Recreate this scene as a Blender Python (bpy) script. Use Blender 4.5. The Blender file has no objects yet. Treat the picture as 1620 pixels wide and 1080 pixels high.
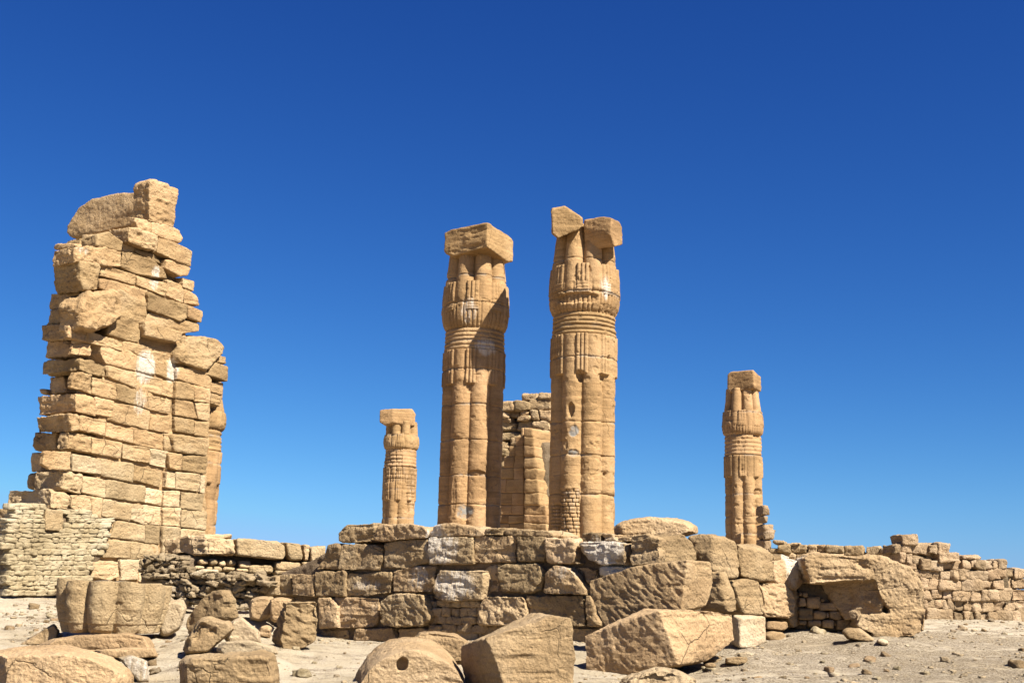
import bpy, bmesh, math, random
import numpy as np
from mathutils import Vector, Matrix
R_ = math.radians
random.seed(7)
rng = np.random.default_rng(11)
sc = bpy.context.scene
col = sc.collection

# ------------------------------------------------------------------ camera
F_PX, CX, CY = 1900.0, 810.0, 540.0
PITCH = math.atan(385.0 / F_PX)
ROLL = 0.024
EYE = 1.6
cd = bpy.data.cameras.new('camera')
cam = bpy.data.objects.new('camera', cd)
col.objects.link(cam)
fw = Vector((0, math.cos(PITCH), math.sin(PITCH)))
up0 = Vector((0, -math.sin(PITCH), math.cos(PITCH)))
rt0 = Vector((1, 0, 0))
RT = rt0 * math.cos(ROLL) + up0 * math.sin(ROLL)
UP = up0 * math.cos(ROLL) - rt0 * math.sin(ROLL)
m3 = Matrix((RT, UP, -fw)).transposed()
cam.matrix_world = Matrix.Translation((0, 0, EYE)) @ m3.to_4x4()
cd.sensor_width = 36.0
cd.lens = F_PX / 1620.0 * 36.0
cd.clip_start = 0.1
cd.clip_end = 6000
sc.camera = cam

# ------------------------------------------------------------------ sky and sun
SUN_A, SUN_EL = R_(45), R_(47)
sd = Vector((math.cos(SUN_A) * math.cos(SUN_EL), -math.sin(SUN_A) * math.cos(SUN_EL), math.sin(SUN_EL)))
w = bpy.data.worlds.new('World')
sc.world = w
w.use_nodes = True
nt = w.node_tree
bg = nt.nodes['Background']
sky = nt.nodes.new('ShaderNodeTexSky')
sky.sky_type = 'NISHITA'
sky.sun_disc = False
sky.sun_elevation = SUN_EL
sky.sun_rotation = math.atan2(sd.x, sd.y)
sky.altitude = 300
sky.air_density = 1.0
sky.dust_density = 0.25
sky.ozone_density = 1.0
hs = nt.nodes.new('ShaderNodeHueSaturation')
hs.inputs['Saturation'].default_value = 1.12
nt.links.new(sky.outputs[0], hs.inputs['Color'])
# grade the three channels of the physical sky to the deep polarised blue of dry desert air
SKY_K = 0.085
SKY_D = 0.60
sepc = nt.nodes.new('ShaderNodeSeparateColor'); comb = nt.nodes.new('ShaderNodeCombineColor')
nt.links.new(hs.outputs[0], sepc.inputs[0])
for ci, (kk, gg) in enumerate(((.52, 1.43), (.91, 1.33), (2.17, 1.52))):
    p1 = nt.nodes.new('ShaderNodeMath'); p1.operation = 'MULTIPLY'; p1.inputs[1].default_value = SKY_K
    p2 = nt.nodes.new('ShaderNodeMath'); p2.operation = 'POWER'; p2.inputs[1].default_value = gg
    p3 = nt.nodes.new('ShaderNodeMath'); p3.operation = 'MULTIPLY'; p3.inputs[1].default_value = kk / SKY_K * SKY_D
    nt.links.new(sepc.outputs[ci], p1.inputs[0]); nt.links.new(p1.outputs[0], p2.inputs[0]); nt.links.new(p2.outputs[0], p3.inputs[0])
    if ci == 2:      # blue: linear, lifted near the horizon where the sky turns paler
        p2.inputs[1].default_value = 1.0; p3.inputs[1].default_value = 1.10 / SKY_K * SKY_D
        r1 = nt.nodes.new('ShaderNodeMath'); r1.operation = 'MULTIPLY'; r1.inputs[1].default_value = SKY_K
        r2 = nt.nodes.new('ShaderNodeMath'); r2.operation = 'POWER'; r2.inputs[1].default_value = 1.5
        r3 = nt.nodes.new('ShaderNodeMath'); r3.operation = 'MULTIPLY_ADD'; r3.inputs[1].default_value = .55 / SKY_K * SKY_D
        nt.links.new(sepc.outputs[0], r1.inputs[0]); nt.links.new(r1.outputs[0], r2.inputs[0]); nt.links.new(r2.outputs[0], r3.inputs[0]); nt.links.new(p3.outputs[0], r3.inputs[2])
        p3 = r3
    p4 = nt.nodes.new('ShaderNodeMath'); p4.operation = 'MINIMUM'; p4.inputs[1].default_value = (.30, .56, .90)[ci] / SKY_K * SKY_D
    nt.links.new(p3.outputs[0], p4.inputs[0]); nt.links.new(p4.outputs[0], comb.inputs[ci])
nt.links.new(comb.outputs[0], bg.inputs['Color'])
bg.inputs['Strength'].default_value = 0.05
sl = bpy.data.lights.new('sun', 'SUN')
sl.energy = 5.0
sl.angle = R_(0.5)
sl.color = (1.0, 0.95, 0.87)
so = bpy.data.objects.new('sun', sl)
so.rotation_euler = sd.to_track_quat('Z', 'Y').to_euler()
so.location = (40, -40, 60)
col.objects.link(so)
sc.view_settings.view_transform = 'Standard'
sc.view_settings.look = 'None'
sc.view_settings.exposure = 1.6
sc.view_settings.gamma = 1.0

# ------------------------------------------------------------------ grid, rays, planes
GA = R_(32)
U = np.array([math.cos(GA), -math.sin(GA), 0.0])
V = np.array([math.sin(GA), math.cos(GA), 0.0])
C0 = np.array([0, 0, EYE])
aRT, aUP, aFW = np.array(RT), np.array(UP), np.array(fw)

def ray(px, py):
    return aRT * ((px - CX) / F_PX) + aUP * (-(py - CY) / F_PX) + aFW

def at(px, py, Y):
    d = ray(px, py)
    return C0 + d * (Y / d[1])

class Plane:
    def __init__(s, px, py, Y, n):
        n = np.array([n[0], n[1], 0.0]); s.n = n / np.linalg.norm(n)
        s.p = at(px, py, Y)
    def hit(s, px, py, off=0.0):
        d = ray(px, py)
        t = np.dot(s.p + s.n * off - C0, s.n) / np.dot(d, s.n)
        return C0 + d * t

def conv(ox, oy, k):
    return lambda *a: [(ox + a[i] * k, oy + a[i + 1] * k) for i in range(0, len(a), 2)]
z1 = conv(0, 260, 1 / 3.6); z2 = conv(0, 540, 1 / 3.6); z3 = conv(0, 760, 1 / 3.375)
g1 = conv(220, 800, .25934); g2 = conv(480, 800, .25934); g3 = conv(720, 800, .25934); g4 = conv(960, 800, .25934)
h1 = conv(1400, 830, .15737); h2 = conv(1200, 840, .17588); h4 = conv(200, 830, .20988)
bw = conv(780, 600, .24096); cr = conv(1100, 560, .2963); cR = conv(780, 310, .25); pxy = conv(0, 0, 1)

def rect(c, x0, y0, x1, y1, j=3):
    J = lambda: random.uniform(-j, j)
    return c(x0 + J(), y0 + J(), x1 + J(), y0 + J(), x1 + J(), y1 + J(), x0 + J(), y1 + J())

# ------------------------------------------------------------------ numpy noise
LAT = rng.random((64, 64, 64)).astype(np.float32)
def vn(P):
    I = np.floor(P).astype(np.int64); f = P - I
    f = f * f * f * (f * (f * 6 - 15) + 10)
    I &= 63; J = (I + 1) & 63
    x0, y0, z0 = I.T; x1, y1, z1_ = J.T; fx, fy, fz = f.T
    a = LAT[x0, y0, z0] * (1 - fx) + LAT[x1, y0, z0] * fx
    b = LAT[x0, y1, z0] * (1 - fx) + LAT[x1, y1, z0] * fx
    c = LAT[x0, y0, z1_] * (1 - fx) + LAT[x1, y0, z1_] * fx
    d = LAT[x0, y1, z1_] * (1 - fx) + LAT[x1, y1, z1_] * fx
    return (a * (1 - fy) + b * fy) * (1 - fz) + (c * (1 - fy) + d * fy) * fz
def fbm(P, o=4, g=.5):
    s = 0; a = 1; t = 0
    for k in range(o):
        s = s + a * (vn(P * (2.03 ** k) + 17.3 * k) - .5); t += a; a *= g
    return s / t * 2
def ridge(P, o=3):
    s = 0; a = 1; t = 0
    for k in range(o):
        s = s + a * (1 - np.abs(2 * vn(P * (2.1 ** k) + 9.1 * k) - 1)); t += a; a *= .5
    return s / t
def sstep(a, b, x):
    t = np.clip((x - a) / (b - a), 0, 1); return t * t * (3 - 2 * t)

# ------------------------------------------------------------------ materials
ALB = 0.51
def rockmat(name, a, b, dark, dark_amt=.5, bump=.6, strata=.35, pits=.5, scale=1.0, rnd=.22, bdist=.058, lump=1.0):
    a, b, dark = (tuple(x * ALB for x in q) for q in (a, b, dark))
    m = bpy.data.materials.new(name); m.use_nodes = True
    N, L = m.node_tree.nodes, m.node_tree.links
    bs = N['Principled BSDF']; bs.inputs['Roughness'].default_value = .93
    bs.inputs['Specular IOR Level'].default_value = .15
    tc = N.new('ShaderNodeTexCoord'); oi = N.new('ShaderNodeObjectInfo')
    mu = N.new('ShaderNodeMath'); mu.operation = 'MULTIPLY'; mu.inputs[1].default_value = 57.0
    L.new(oi.outputs['Random'], mu.inputs[0])
    ad = N.new('ShaderNodeVectorMath'); ad.operation = 'ADD'
    L.new(tc.outputs['Object'], ad.inputs[0]); L.new(mu.outputs[0], ad.inputs[1])
    P = ad.outputs[0]
    def mapping(s):
        q = N.new('ShaderNodeMapping'); q.inputs['Scale'].default_value = s; L.new(P, q.inputs[0]); return q.outputs[0]
    def noise(v, s, d=6, r=.6, dist=0):
        q = N.new('ShaderNodeTexNoise'); q.inputs['Scale'].default_value = s * scale; q.inputs['Detail'].default_value = d
        q.inputs['Roughness'].default_value = r; q.inputs['Distortion'].default_value = dist; L.new(v, q.inputs['Vector']); return q.outputs['Fac']
    def rng_(v, lo, hi, a0=0, a1=1):
        q = N.new('ShaderNodeMapRange'); q.inputs[1].default_value = lo; q.inputs[2].default_value = hi
        q.inputs[3].default_value = a0; q.inputs[4].default_value = a1; L.new(v, q.inputs[0]); return q.outputs[0]
    def mix(f, c1, c2):
        q = N.new('ShaderNodeMix'); q.data_type = 'RGBA'
        if isinstance(f, float): q.inputs[0].default_value = f
        else: L.new(f, q.inputs[0])
        for i, c in ((6, c1), (7, c2)):
            if isinstance(c, tuple): q.inputs[i].default_value = (*c, 1)
            else: L.new(c, q.inputs[i])
        return q.outputs[2]
    def math_(op, x, y):
        q = N.new('ShaderNodeMath'); q.operation = op
        for i, c in enumerate((x, y)):
            if isinstance(c, (int, float)): q.inputs[i].default_value = c
            else: L.new(c, q.inputs[i])
        return q.outputs[0]
    n1 = noise(P, 1.3, 8, .62)
    c = mix(rng_(n1, .38, .64), a, b)
    st = noise(mapping((.35, .35, 6.5)), 1.6, 5, .6, .6)
    c2 = tuple(min(1, x * 1.22) for x in a)
    c = mix(rng_(st, .5, .72, 0, strata), c, c2)
    c = mix(rng_(st, .47, .3, 0, strata * .9), c, tuple(x * .68 for x in b))
    big = noise(P, .55, 4, .6)
    c = mix(rng_(big, .50, .66, 0, .75), c, tuple(min(1, x * k_) for x, k_ in zip(a, (1.18, 1.24, 1.38))))
    c = mix(rng_(big, .47, .34, 0, .8), c, tuple(x * .72 for x in b))
    n2 = noise(P, 2.7, 9, .68, .4)
    c = mix(rng_(n2, .55, .70, 0, dark_amt), c, dark)
    gr = noise(P, 34, 4, .7)
    hv = N.new('ShaderNodeHueSaturation'); L.new(c, hv.inputs['Color'])
    val = math_('MULTIPLY', rng_(gr, .3, .7, .78, 1.2), rng_(oi.outputs['Random'], 0, 1, 1 - rnd, 1 + rnd * .8))
    L.new(val, hv.inputs['Value'])
    hue = rng_(oi.outputs['Random'], 0, 1, .503, .497); L.new(hue, hv.inputs['Hue'])
    c = hv.outputs[0]
    at_ = N.new('ShaderNodeAttribute'); at_.attribute_name = 'mask'
    sp = N.new('ShaderNodeSeparateColor'); L.new(at_.outputs['Color'], sp.inputs[0])
    sk = noise(mapping((7, 7, .8)), 2.2, 6, .7)
    wf = math_('MULTIPLY', rng_(math_('ADD', sk, math_('MULTIPLY', sp.outputs[0], .42)), .62, .86), math_('MINIMUM', math_('MULTIPLY', sp.outputs[0], 2.0), .78))
    c = mix(wf, c, tuple(x * ALB for x in (.92, .81, .66)))
    gf = math_('MULTIPLY', sp.outputs[1], rng_(noise(P, 5, 5, .6), .38, .55))
    c = mix(gf, c, (.19, .175, .15))
    c = mix(math_('MULTIPLY', sp.outputs[2], .85), c, tuple(x * .3 for x in dark))
    col_socket = c
    vo = N.new('ShaderNodeTexVoronoi'); vo.inputs['Scale'].default_value = 13 * scale; L.new(P, vo.inputs['Vector'])
    pit = rng_(vo.outputs['Distance'], .05, .45)
    nb = noise(P, 6, 12, .72)
    vc_ = N.new('ShaderNodeTexVoronoi'); vc_.feature = 'DISTANCE_TO_EDGE'; vc_.inputs['Scale'].default_value = .9 * scale
    wp = N.new('ShaderNodeTexNoise'); wp.inputs['Scale'].default_value = 2.5; wp.inputs['Detail'].default_value = 6; L.new(P, wp.inputs['Vector'])
    wa = N.new('ShaderNodeVectorMath'); wa.operation = 'MULTIPLY_ADD'; wa.inputs[1].default_value = (.28, .28, .28); L.new(wp.outputs['Color'], wa.inputs[0]); L.new(P, wa.inputs[2])
    L.new(wa.outputs[0], vc_.inputs['Vector'])
    crk = math_('MULTIPLY', rng_(vc_.outputs['Distance'], .011, .0), rng_(noise(P, .8, 2), .56, .62))
    h = math_('ADD', math_('MULTIPLY', nb, 1.2), math_('MULTIPLY', pit, pits * .35))
    h = math_('ADD', h, math_('MULTIPLY', noise(mapping((.8, .8, 6)), 2.6, 6, .65, .8), strata * .45))
    h = math_('SUBTRACT', h, math_('MULTIPLY', crk, .6))
    h = math_('ADD', h, math_('MULTIPLY', gr, .30))
    h = math_('ADD', h, math_('MULTIPLY', noise(P, 2.2, 10, .6), lump))
    L.new(mix(math_('MULTIPLY', crk, .4), col_socket, tuple(x * .35 for x in dark)), bs.inputs['Base Color'])
    bp = N.new('ShaderNodeBump'); bp.inputs['Strength'].default_value = bump; bp.inputs['Distance'].default_value = bdist
    L.new(h, bp.inputs['Height']); L.new(bp.outputs[0], bs.inputs['Normal'])
    return m

M_TOWER = rockmat('sandstone_tower', (.65, .435, .215), (.53, .335, .155), (.38, .225, .105), .5, 1.0, .5, .6)
M_TLOW = rockmat('sandstone_tower_foot', (.74, .53, .29), (.63, .43, .22), (.50, .33, .16), .3, 1.0, .5, .6)
M_WALL = rockmat('sandstone_terrace', (.62, .43, .225), (.49, .325, .165), (.33, .205, .105), .5, 1.0, .35, .9)
M_BOULD = rockmat('sandstone_boulder', (.63, .43, .225), (.52, .34, .17), (.39, .25, .12), .4, .9, .4, .7)
M_COL = rockmat('sandstone_column', (.565, .35, .16), (.47, .285, .125), (.36, .21, .095), .5, .5, .8, .35, rnd=.04, lump=.2)
M_PALE = rockmat('pale_repair_stone', (.74, .59, .36), (.62, .47, .26), (.50, .35, .18), .3, .8, .2, .4, 1.6)
M_RUB = rockmat('brown_rubble', (.60, .45, .27), (.46, .33, .185), (.24, .155, .09), .5, .9, .2, .6, 1.6)
M_FAR = rockmat('sandstone_far_wall', (.57, .40, .23), (.44, .295, .16), (.33, .21, .115), .5, 1.0, .4, .9)
M_DUST = rockmat('dusty_stone', (.67, .51, .31), (.58, .42, .24), (.44, .31, .18), .35, .8, .3, .5)
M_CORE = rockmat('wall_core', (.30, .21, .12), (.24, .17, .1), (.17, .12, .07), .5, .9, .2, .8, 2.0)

# ------------------------------------------------------------------ tagging
def tag(o, label=None, cat=None, group=None, kind=None):
    if label: o['label'] = label
    if cat: o['category'] = cat
    if group: o['group'] = group
    if kind: o['kind'] = kind
    return o
def root(name, loc, label, cat, group=None, kind='thing'):
    o = bpy.data.objects.new(name, None); col.objects.link(o); o.location = tuple(loc)
    o.empty_display_size = .3
    return tag(o, label, cat, group, kind)

def mesh_obj(name, verts, faces, mat, parent=None, mask=None, origin=None, smooth=True, ngon=None):
    verts = np.asarray(verts, dtype=np.float64)
    c = verts.mean(0) if origin is None else np.asarray(origin, float)
    me = bpy.data.meshes.new(name)
    if isinstance(faces, np.ndarray):
        n = len(faces); k = faces.shape[1]
        me.vertices.add(len(verts)); me.loops.add(n * k); me.polygons.add(n)
        me.vertices.foreach_set('co', (verts - c).astype(np.float32).ravel())
        me.loops.foreach_set('vertex_index', faces.astype(np.int32).ravel())
        me.polygons.foreach_set('loop_start', np.arange(0, n * k, k, dtype=np.int32))
        me.update(calc_edges=True)
    else:
        me.from_pydata([tuple(v) for v in (verts - c)], [], faces); me.update()
    if smooth: me.polygons.foreach_set('use_smooth', np.ones(len(me.polygons), dtype=bool))
    a = me.color_attributes.new('mask', 'FLOAT_COLOR', 'POINT')
    mk = np.zeros((len(verts), 4), np.float32); mk[:, 3] = 1
    if mask is not None: mk[:, :3] = mask
    a.data.foreach_set('color', mk.ravel())
    me.materials.append(mat)
    o = bpy.data.objects.new(name, me); col.objects.link(o)
    if parent is not None:
        o.parent = parent; o.location = Vector(c) - parent.location
    else: o.location = Vector(c)
    return o

# ------------------------------------------------------------------ stones (hulls -> voxel remesh -> weathering)
STAINS = []      # (centre, rx, rz, strength)
def stain(c, rx, rz, s=1.0): STAINS.append((np.array(c), rx, rz, s))
SPECS = []
def stone(name, hulls, mat, parent=None, k=1.15, amp=.03, chip=.6, sm=2, strata=.3, tool=0, sc_=1.0, meta=None, yaw=None, base=False, pit=.0, facet=5, holes=(), flake=1.0):
    if not isinstance(hulls[0], list): hulls = [hulls]
    SPECS.append(dict(name=name, hulls=hulls, mat=mat, parent=parent, k=k, amp=amp, chip=chip, sm=sm, strata=strata, tool=tool,
                      sc=sc_, meta=meta, yaw=GA if yaw is None else yaw, base=base, pit=pit, facet=facet, holes=holes, flake=flake))

def prism(pl, pts, off=0.0, th=.8, shrink=.012, bev=0, dirn=None):
    """front polygon of pixels on plane, extruded straight back"""
    f = [pl.hit(x, y, off) for x, y in pts]
    c = sum(f) / len(f)
    f = [p + (c - p) / max(1e-6, np.linalg.norm(c - p)) * shrink for p in f]
    d = -pl.n if dirn is None else dirn
    b = [p + d * th for p in f]
    if bev:
        mid = [p + d * bev for p in f]
        f2 = [p + (c - p) * min(.4, bev / max(.05, np.linalg.norm(c - p)) * .8) for p in f]
        return list(f2) + mid + b
    return list(f) + b

def corner(edge, left, right, Y, nl=-V, nr=U, dl=1.0, dr=1.0, off=0):
    """block with a near vertical corner: edge pixels at depth Y, left and right faces on their planes"""
    ey = [at(x, y, Y) for x, y in edge]
    ec = sum(ey) / len(ey)
    def hit(n, px, py):
        d = ray(px, py); return C0 + d * (np.dot(ec - C0, n) / np.dot(d, n))
    lf = [hit(np.array(nl), *p) for p in left]; rf = [hit(np.array(nr), *p) for p in right]
    out = list(ey) + lf + rf
    out += [p - np.array(nl) * dl for p in lf] + [p - np.array(nr) * dr for p in rf]
    return out

def boulder(pts, Y, T, front=.72, back=.8, fshift=(0, 0), lean=0):
    """rounded rock from its outline at depth Y, with a smaller front face half a thickness nearer"""
    c = np.mean(np.array(pts), 0)
    out = [at(x, y, Y + lean * (c[1] - y)) for x, y in pts]
    k = (Y - T / 2) / Y
    for x, y in pts:
        fx, fy = c[0] + (x - c[0]) * front + fshift[0], c[1] + (y - c[1]) * front + fshift[1]
        out.append(at(fx, fy, Y - T / 2))
    for x, y in pts:
        out.append(at(c[0] + (x - c[0]) * back, c[1] + (y - c[1]) * back, Y + T / 2))
    return out

def facet(bm, n):
    """knock broken flats off the corners and edges of a hull"""
    frs = random.Random(len(SPECS) + int(sum(v.co.x for v in bm.verts) * 1000))
    for _ in range(n):
        vs = list(bm.verts); es = list(bm.edges)
        if frs.random() < .55: p = frs.choice(vs).co.copy()
        else:
            e = frs.choice(es); t = frs.uniform(.15, .85); p = e.verts[0].co.lerp(e.verts[1].co, t)
        size = max((v.co.length for v in vs))
        nn = p.normalized() + Vector((frs.gauss(0, .4), frs.gauss(0, .4), frs.gauss(0, .4))); nn.normalize()
        # furthest point along the cut direction
        far = max(v.co.dot(nn) for v in vs)
        q = nn * (far - size * frs.uniform(.015, .085))
        bmesh.ops.bisect_plane(bm, geom=bm.verts[:] + bm.edges[:] + bm.faces[:], plane_co=q, plane_no=nn, clear_outer=True)
        cos = [v.co.copy() for v in bm.verts]
        bm.clear()
        r = bmesh.ops.convex_hull(bm, input=[bm.verts.new(c) for c in cos])
        dead = [v for v in {e for e in r['geom_interior'] + r['geom_unused'] if isinstance(e, bmesh.types.BMVert)} if v.is_valid]
        if dead: bmesh.ops.delete(bm, geom=dead, context='VERTS')

def build_stones():
    tmp = []
    for s in SPECS:
        allp = np.array([p for h in s['hulls'] for p in h])
        c = (allp.max(0) + allp.min(0)) / 2
        s['c'] = c
        ca, sa = math.cos(s['yaw']), math.sin(s['yaw'])
        Rm = np.array([[ca, -sa, 0], [sa, ca, 0], [0, 0, 1]])
        s['R'] = Rm
        bm = bmesh.new(); whole = []
        for h in s['hulls']:
            vs = [bm.verts.new(tuple(Rm @ (p - c))) for p in h]
            r = bmesh.ops.convex_hull(bm, input=vs)
            dead = list({e for e in r['geom_interior'] + r['geom_unused'] if isinstance(e, bmesh.types.BMVert)})
            if dead: bmesh.ops.delete(bm, geom=[v for v in dead if v.is_valid], context='VERTS')
            if s['facet']: facet(bm, s['facet'])
            if len(s['hulls']) > 1: whole.append(bm); bm = bmesh.new()
        if whole:
            bm = bmesh.new()
            for b in whole:
                mt = bpy.data.meshes.new('t'); b.to_mesh(mt); b.free(); bm.from_mesh(mt); bpy.data.meshes.remove(mt)
        me = bpy.data.meshes.new('tmp'); bm.to_mesh(me); bm.free()
        o = bpy.data.objects.new('tmp', me); col.objects.link(o)
        md = o.modifiers.new('r', 'REMESH'); md.mode = 'VOXEL'
        dist = max(8, np.linalg.norm(c[:2]) - np.linalg.norm(allp.max(0) - allp.min(0)) * .3)
        md.voxel_size = s['k'] * dist / 1233.0
        s['vox'] = md.voxel_size
        tmp.append(o)
    dg = bpy.context.evaluated_depsgraph_get(); dg.update()
    tot = 0
    for i, (s, o) in enumerate(zip(SPECS, tmp)):
        ev = o.evaluated_get(dg); me = ev.to_mesh()
        n = len(me.vertices); co = np.empty(n * 3, np.float32); me.vertices.foreach_get('co', co)
        co = co.reshape(-1, 3).astype(np.float64)
        nf = len(me.polygons); fa = np.empty(nf * 4, np.int32); me.loops.foreach_get('vertex_index', fa)
        fa = fa.reshape(-1, 4)
        ev.to_mesh_clear()
        ed = np.concatenate([fa[:, [0, 1]], fa[:, [1, 2]], fa[:, [2, 3]], fa[:, [3, 0]]])
        deg = np.bincount(ed[:, 0], minlength=n).astype(float); deg += np.bincount(ed[:, 1], minlength=n)
        deg = np.maximum(deg, 1)
        def smooth(P, it):
            for _ in range(it):
                S = np.stack([(np.bincount(ed[:, 0], P[ed[:, 1], q], n) + np.bincount(ed[:, 1], P[ed[:, 0], q], n)) / deg for q in range(3)], 1)
                P = P * .35 + S * .65
            return P
        off = rng.random(3) * 40
        it0 = max(1, int(s['sm']))
        P = smooth(co, it0)
        its = int(min(60, max(3, (.075 / s['vox']) ** 2)))
        PS = smooth(P, its)
        a, b, c_, d = P[fa[:, 0]], P[fa[:, 1]], P[fa[:, 2]], P[fa[:, 3]]
        def normals(PP):
            a, b, c_, d = PP[fa[:, 0]], PP[fa[:, 1]], PP[fa[:, 2]], PP[fa[:, 3]]
            fn = np.cross(c_ - a, d - b); vnm = np.zeros((n, 3))
            for q in range(3):
                for kk in range(4): vnm[:, q] += np.bincount(fa[:, kk], fn[:, q], n)
            return vnm / np.maximum(1e-9, np.linalg.norm(vnm, axis=1))[:, None]
        W_ = P + off
        m = sstep(.0, .35, fbm(W_ * 1.6 * s['sc'], 3) + (s['chip'] - .5) * .8)
        P = P + (PS - P) * (m * s['chip'])[:, None] * 1.0
        # deeper bites out of edges
        edge = np.linalg.norm(PS - co, axis=1)
        bite = sstep(.12, .4, fbm(W_ * 2.4 * s['sc'] + 5, 3)) * np.clip(edge / .05, 0, 1.5)
        nm = normals(smooth(P, 2))
        q_ = fbm(W_ * 1.5 * s['sc'] * np.array([1, 1, 1.8]), 5, .55) * 5; qf = np.floor(q_)
        d = (qf + sstep(.78, .98, q_ - qf)) * s['amp'] * .42 * s['flake'] + fbm(W_ * 1.1 * s['sc'], 2) * s['amp'] * .7 + fbm(W_ * 5.3 * s['sc'], 3) * s['amp'] * .4
        d = d - bite * s['chip'] * .05
        d = d + (ridge(W_ * 5, 3) - .6) * s['amp'] * .45 + fbm(W_ * 13, 2) * .006
        if s['strata']:
            Z = W_ * np.array([.5, .5, 5.5]) + fbm(W_ * 1.3, 2)[:, None] * .5
            h = 1 - np.abs(nm[:, 2])
            sr = sstep(.56, .74, vn(Z * 1.2)) + .6 * sstep(.6, .75, vn(Z * 2.6 + 7))
            d = d - sr * s['strata'] * .05 * h * sstep(-.2, .3, fbm(W_ * .9 + 3, 2))
        if s['tool']:
            Q = np.stack([(W_[:, 0] * .8 + W_[:, 2] * .9) * 17, (W_[:, 2] - W_[:, 0] * .8) * 5, W_[:, 1] * 9], 1)
            q = vn(Q + fbm(W_ * 2, 2)[:, None] * 1.5)
            twt = sstep(.25, .6, -nm[:, 1]) if s['tool'] == .45 else 1.0
            d = d - twt * sstep(.45, .75, q) * s['tool'] * .035 - twt * s['tool'] * .02 * ridge(W_ * 4, 2) * sstep(-.1, .3, fbm(W_ * 1.5, 2))
        if s['pit']:
            d = d - sstep(.55, .8, vn(W_ * 9)) * s['pit'] * .04 - sstep(.6, .8, vn(W_ * 4 + 3)) * s['pit'] * .05
        P = P + nm * d[:, None]
        Pw = P @ s['R'] + s['c']            # inverse rotation (R orthogonal)
        for (hc, hr, hd) in s['holes']:
            vd = (hc - C0) / np.linalg.norm(hc - C0); rel = Pw - hc; al = rel @ vd
            rad = np.linalg.norm(rel - al[:, None] * vd, axis=1) * (1 + .35 * fbm(Pw * 5, 3)) - np.maximum(0, -rel[:, 2]) * .25
            Pw = Pw + vd * (sstep(hr * 1.12, hr * .88, rad) * hd * (np.abs(al) < .5))[:, None]
        mk = np.zeros((n, 3), np.float32)
        for (cc, rx, rz, st) in STAINS:
            if np.linalg.norm(cc - s['c']) < 4 + rz:
                dd = Pw - cc
                q = np.sqrt((dd[:, 0] ** 2 + dd[:, 1] ** 2) / rx ** 2 + dd[:, 2] ** 2 / rz ** 2)
                mk[:, 0] = np.maximum(mk[:, 0], st * sstep(1.15, .5, q))
        org = Pw.mean(0)
        if s['base']: org = np.array([org[0], org[1], Pw[:, 2].min()])
        ob = mesh_obj(s['name'], Pw, fa, s['mat'], s['parent'], mk, org)
        if s['meta']: tag(ob, *s['meta'])
        if s.get('cb'): s['cb'](ob)
        tot += nf
    for o in tmp:
        me = o.data; bpy.data.objects.remove(o); bpy.data.meshes.remove(me)
    print('stones', len(SPECS), 'faces', tot)

# ---- many little stones in one part
def cube_grid(n=5, pw=5):
    vs, fs, idx = [], [], {}
    def vid(p):
        k = tuple(round(x, 4) for x in p)
        if k not in idx: idx[k] = len(vs); vs.append(k)
        return idx[k]
    for ax in range(3):
        for sg in (-1, 1):
            for i in range(n):
                for j in range(n):
                    q = []
                    for (a, b) in ((0, 0), (1, 0), (1, 1), (0, 1)):
                        p = [0, 0, 0]; p[ax] = sg; p[(ax + 1) % 3] = -1 + 2 * (i + a) / n; p[(ax + 2) % 3] = -1 + 2 * (j + b) / n
                        q.append(vid(p))
                    fs.append(q if sg > 0 else q[::-1])
    v = np.array(vs, float)
    r = (np.abs(v) ** pw).sum(1) ** (1 / pw)
    return v / r[:, None], np.array(fs)
CGV, CGF = cube_grid(6, 4)
CGS, _ = cube_grid(6, 9)
def inpoly(x, y, P):
    r = False; j = len(P) - 1
    for i in range(len(P)):
        if (P[i][1] > y) != (P[j][1] > y) and x < (P[j][0] - P[i][0]) * (y - P[i][1]) / (P[j][1] - P[i][1] + 1e-9) + P[i][0]: r = not r
        j = i
    return r
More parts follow.
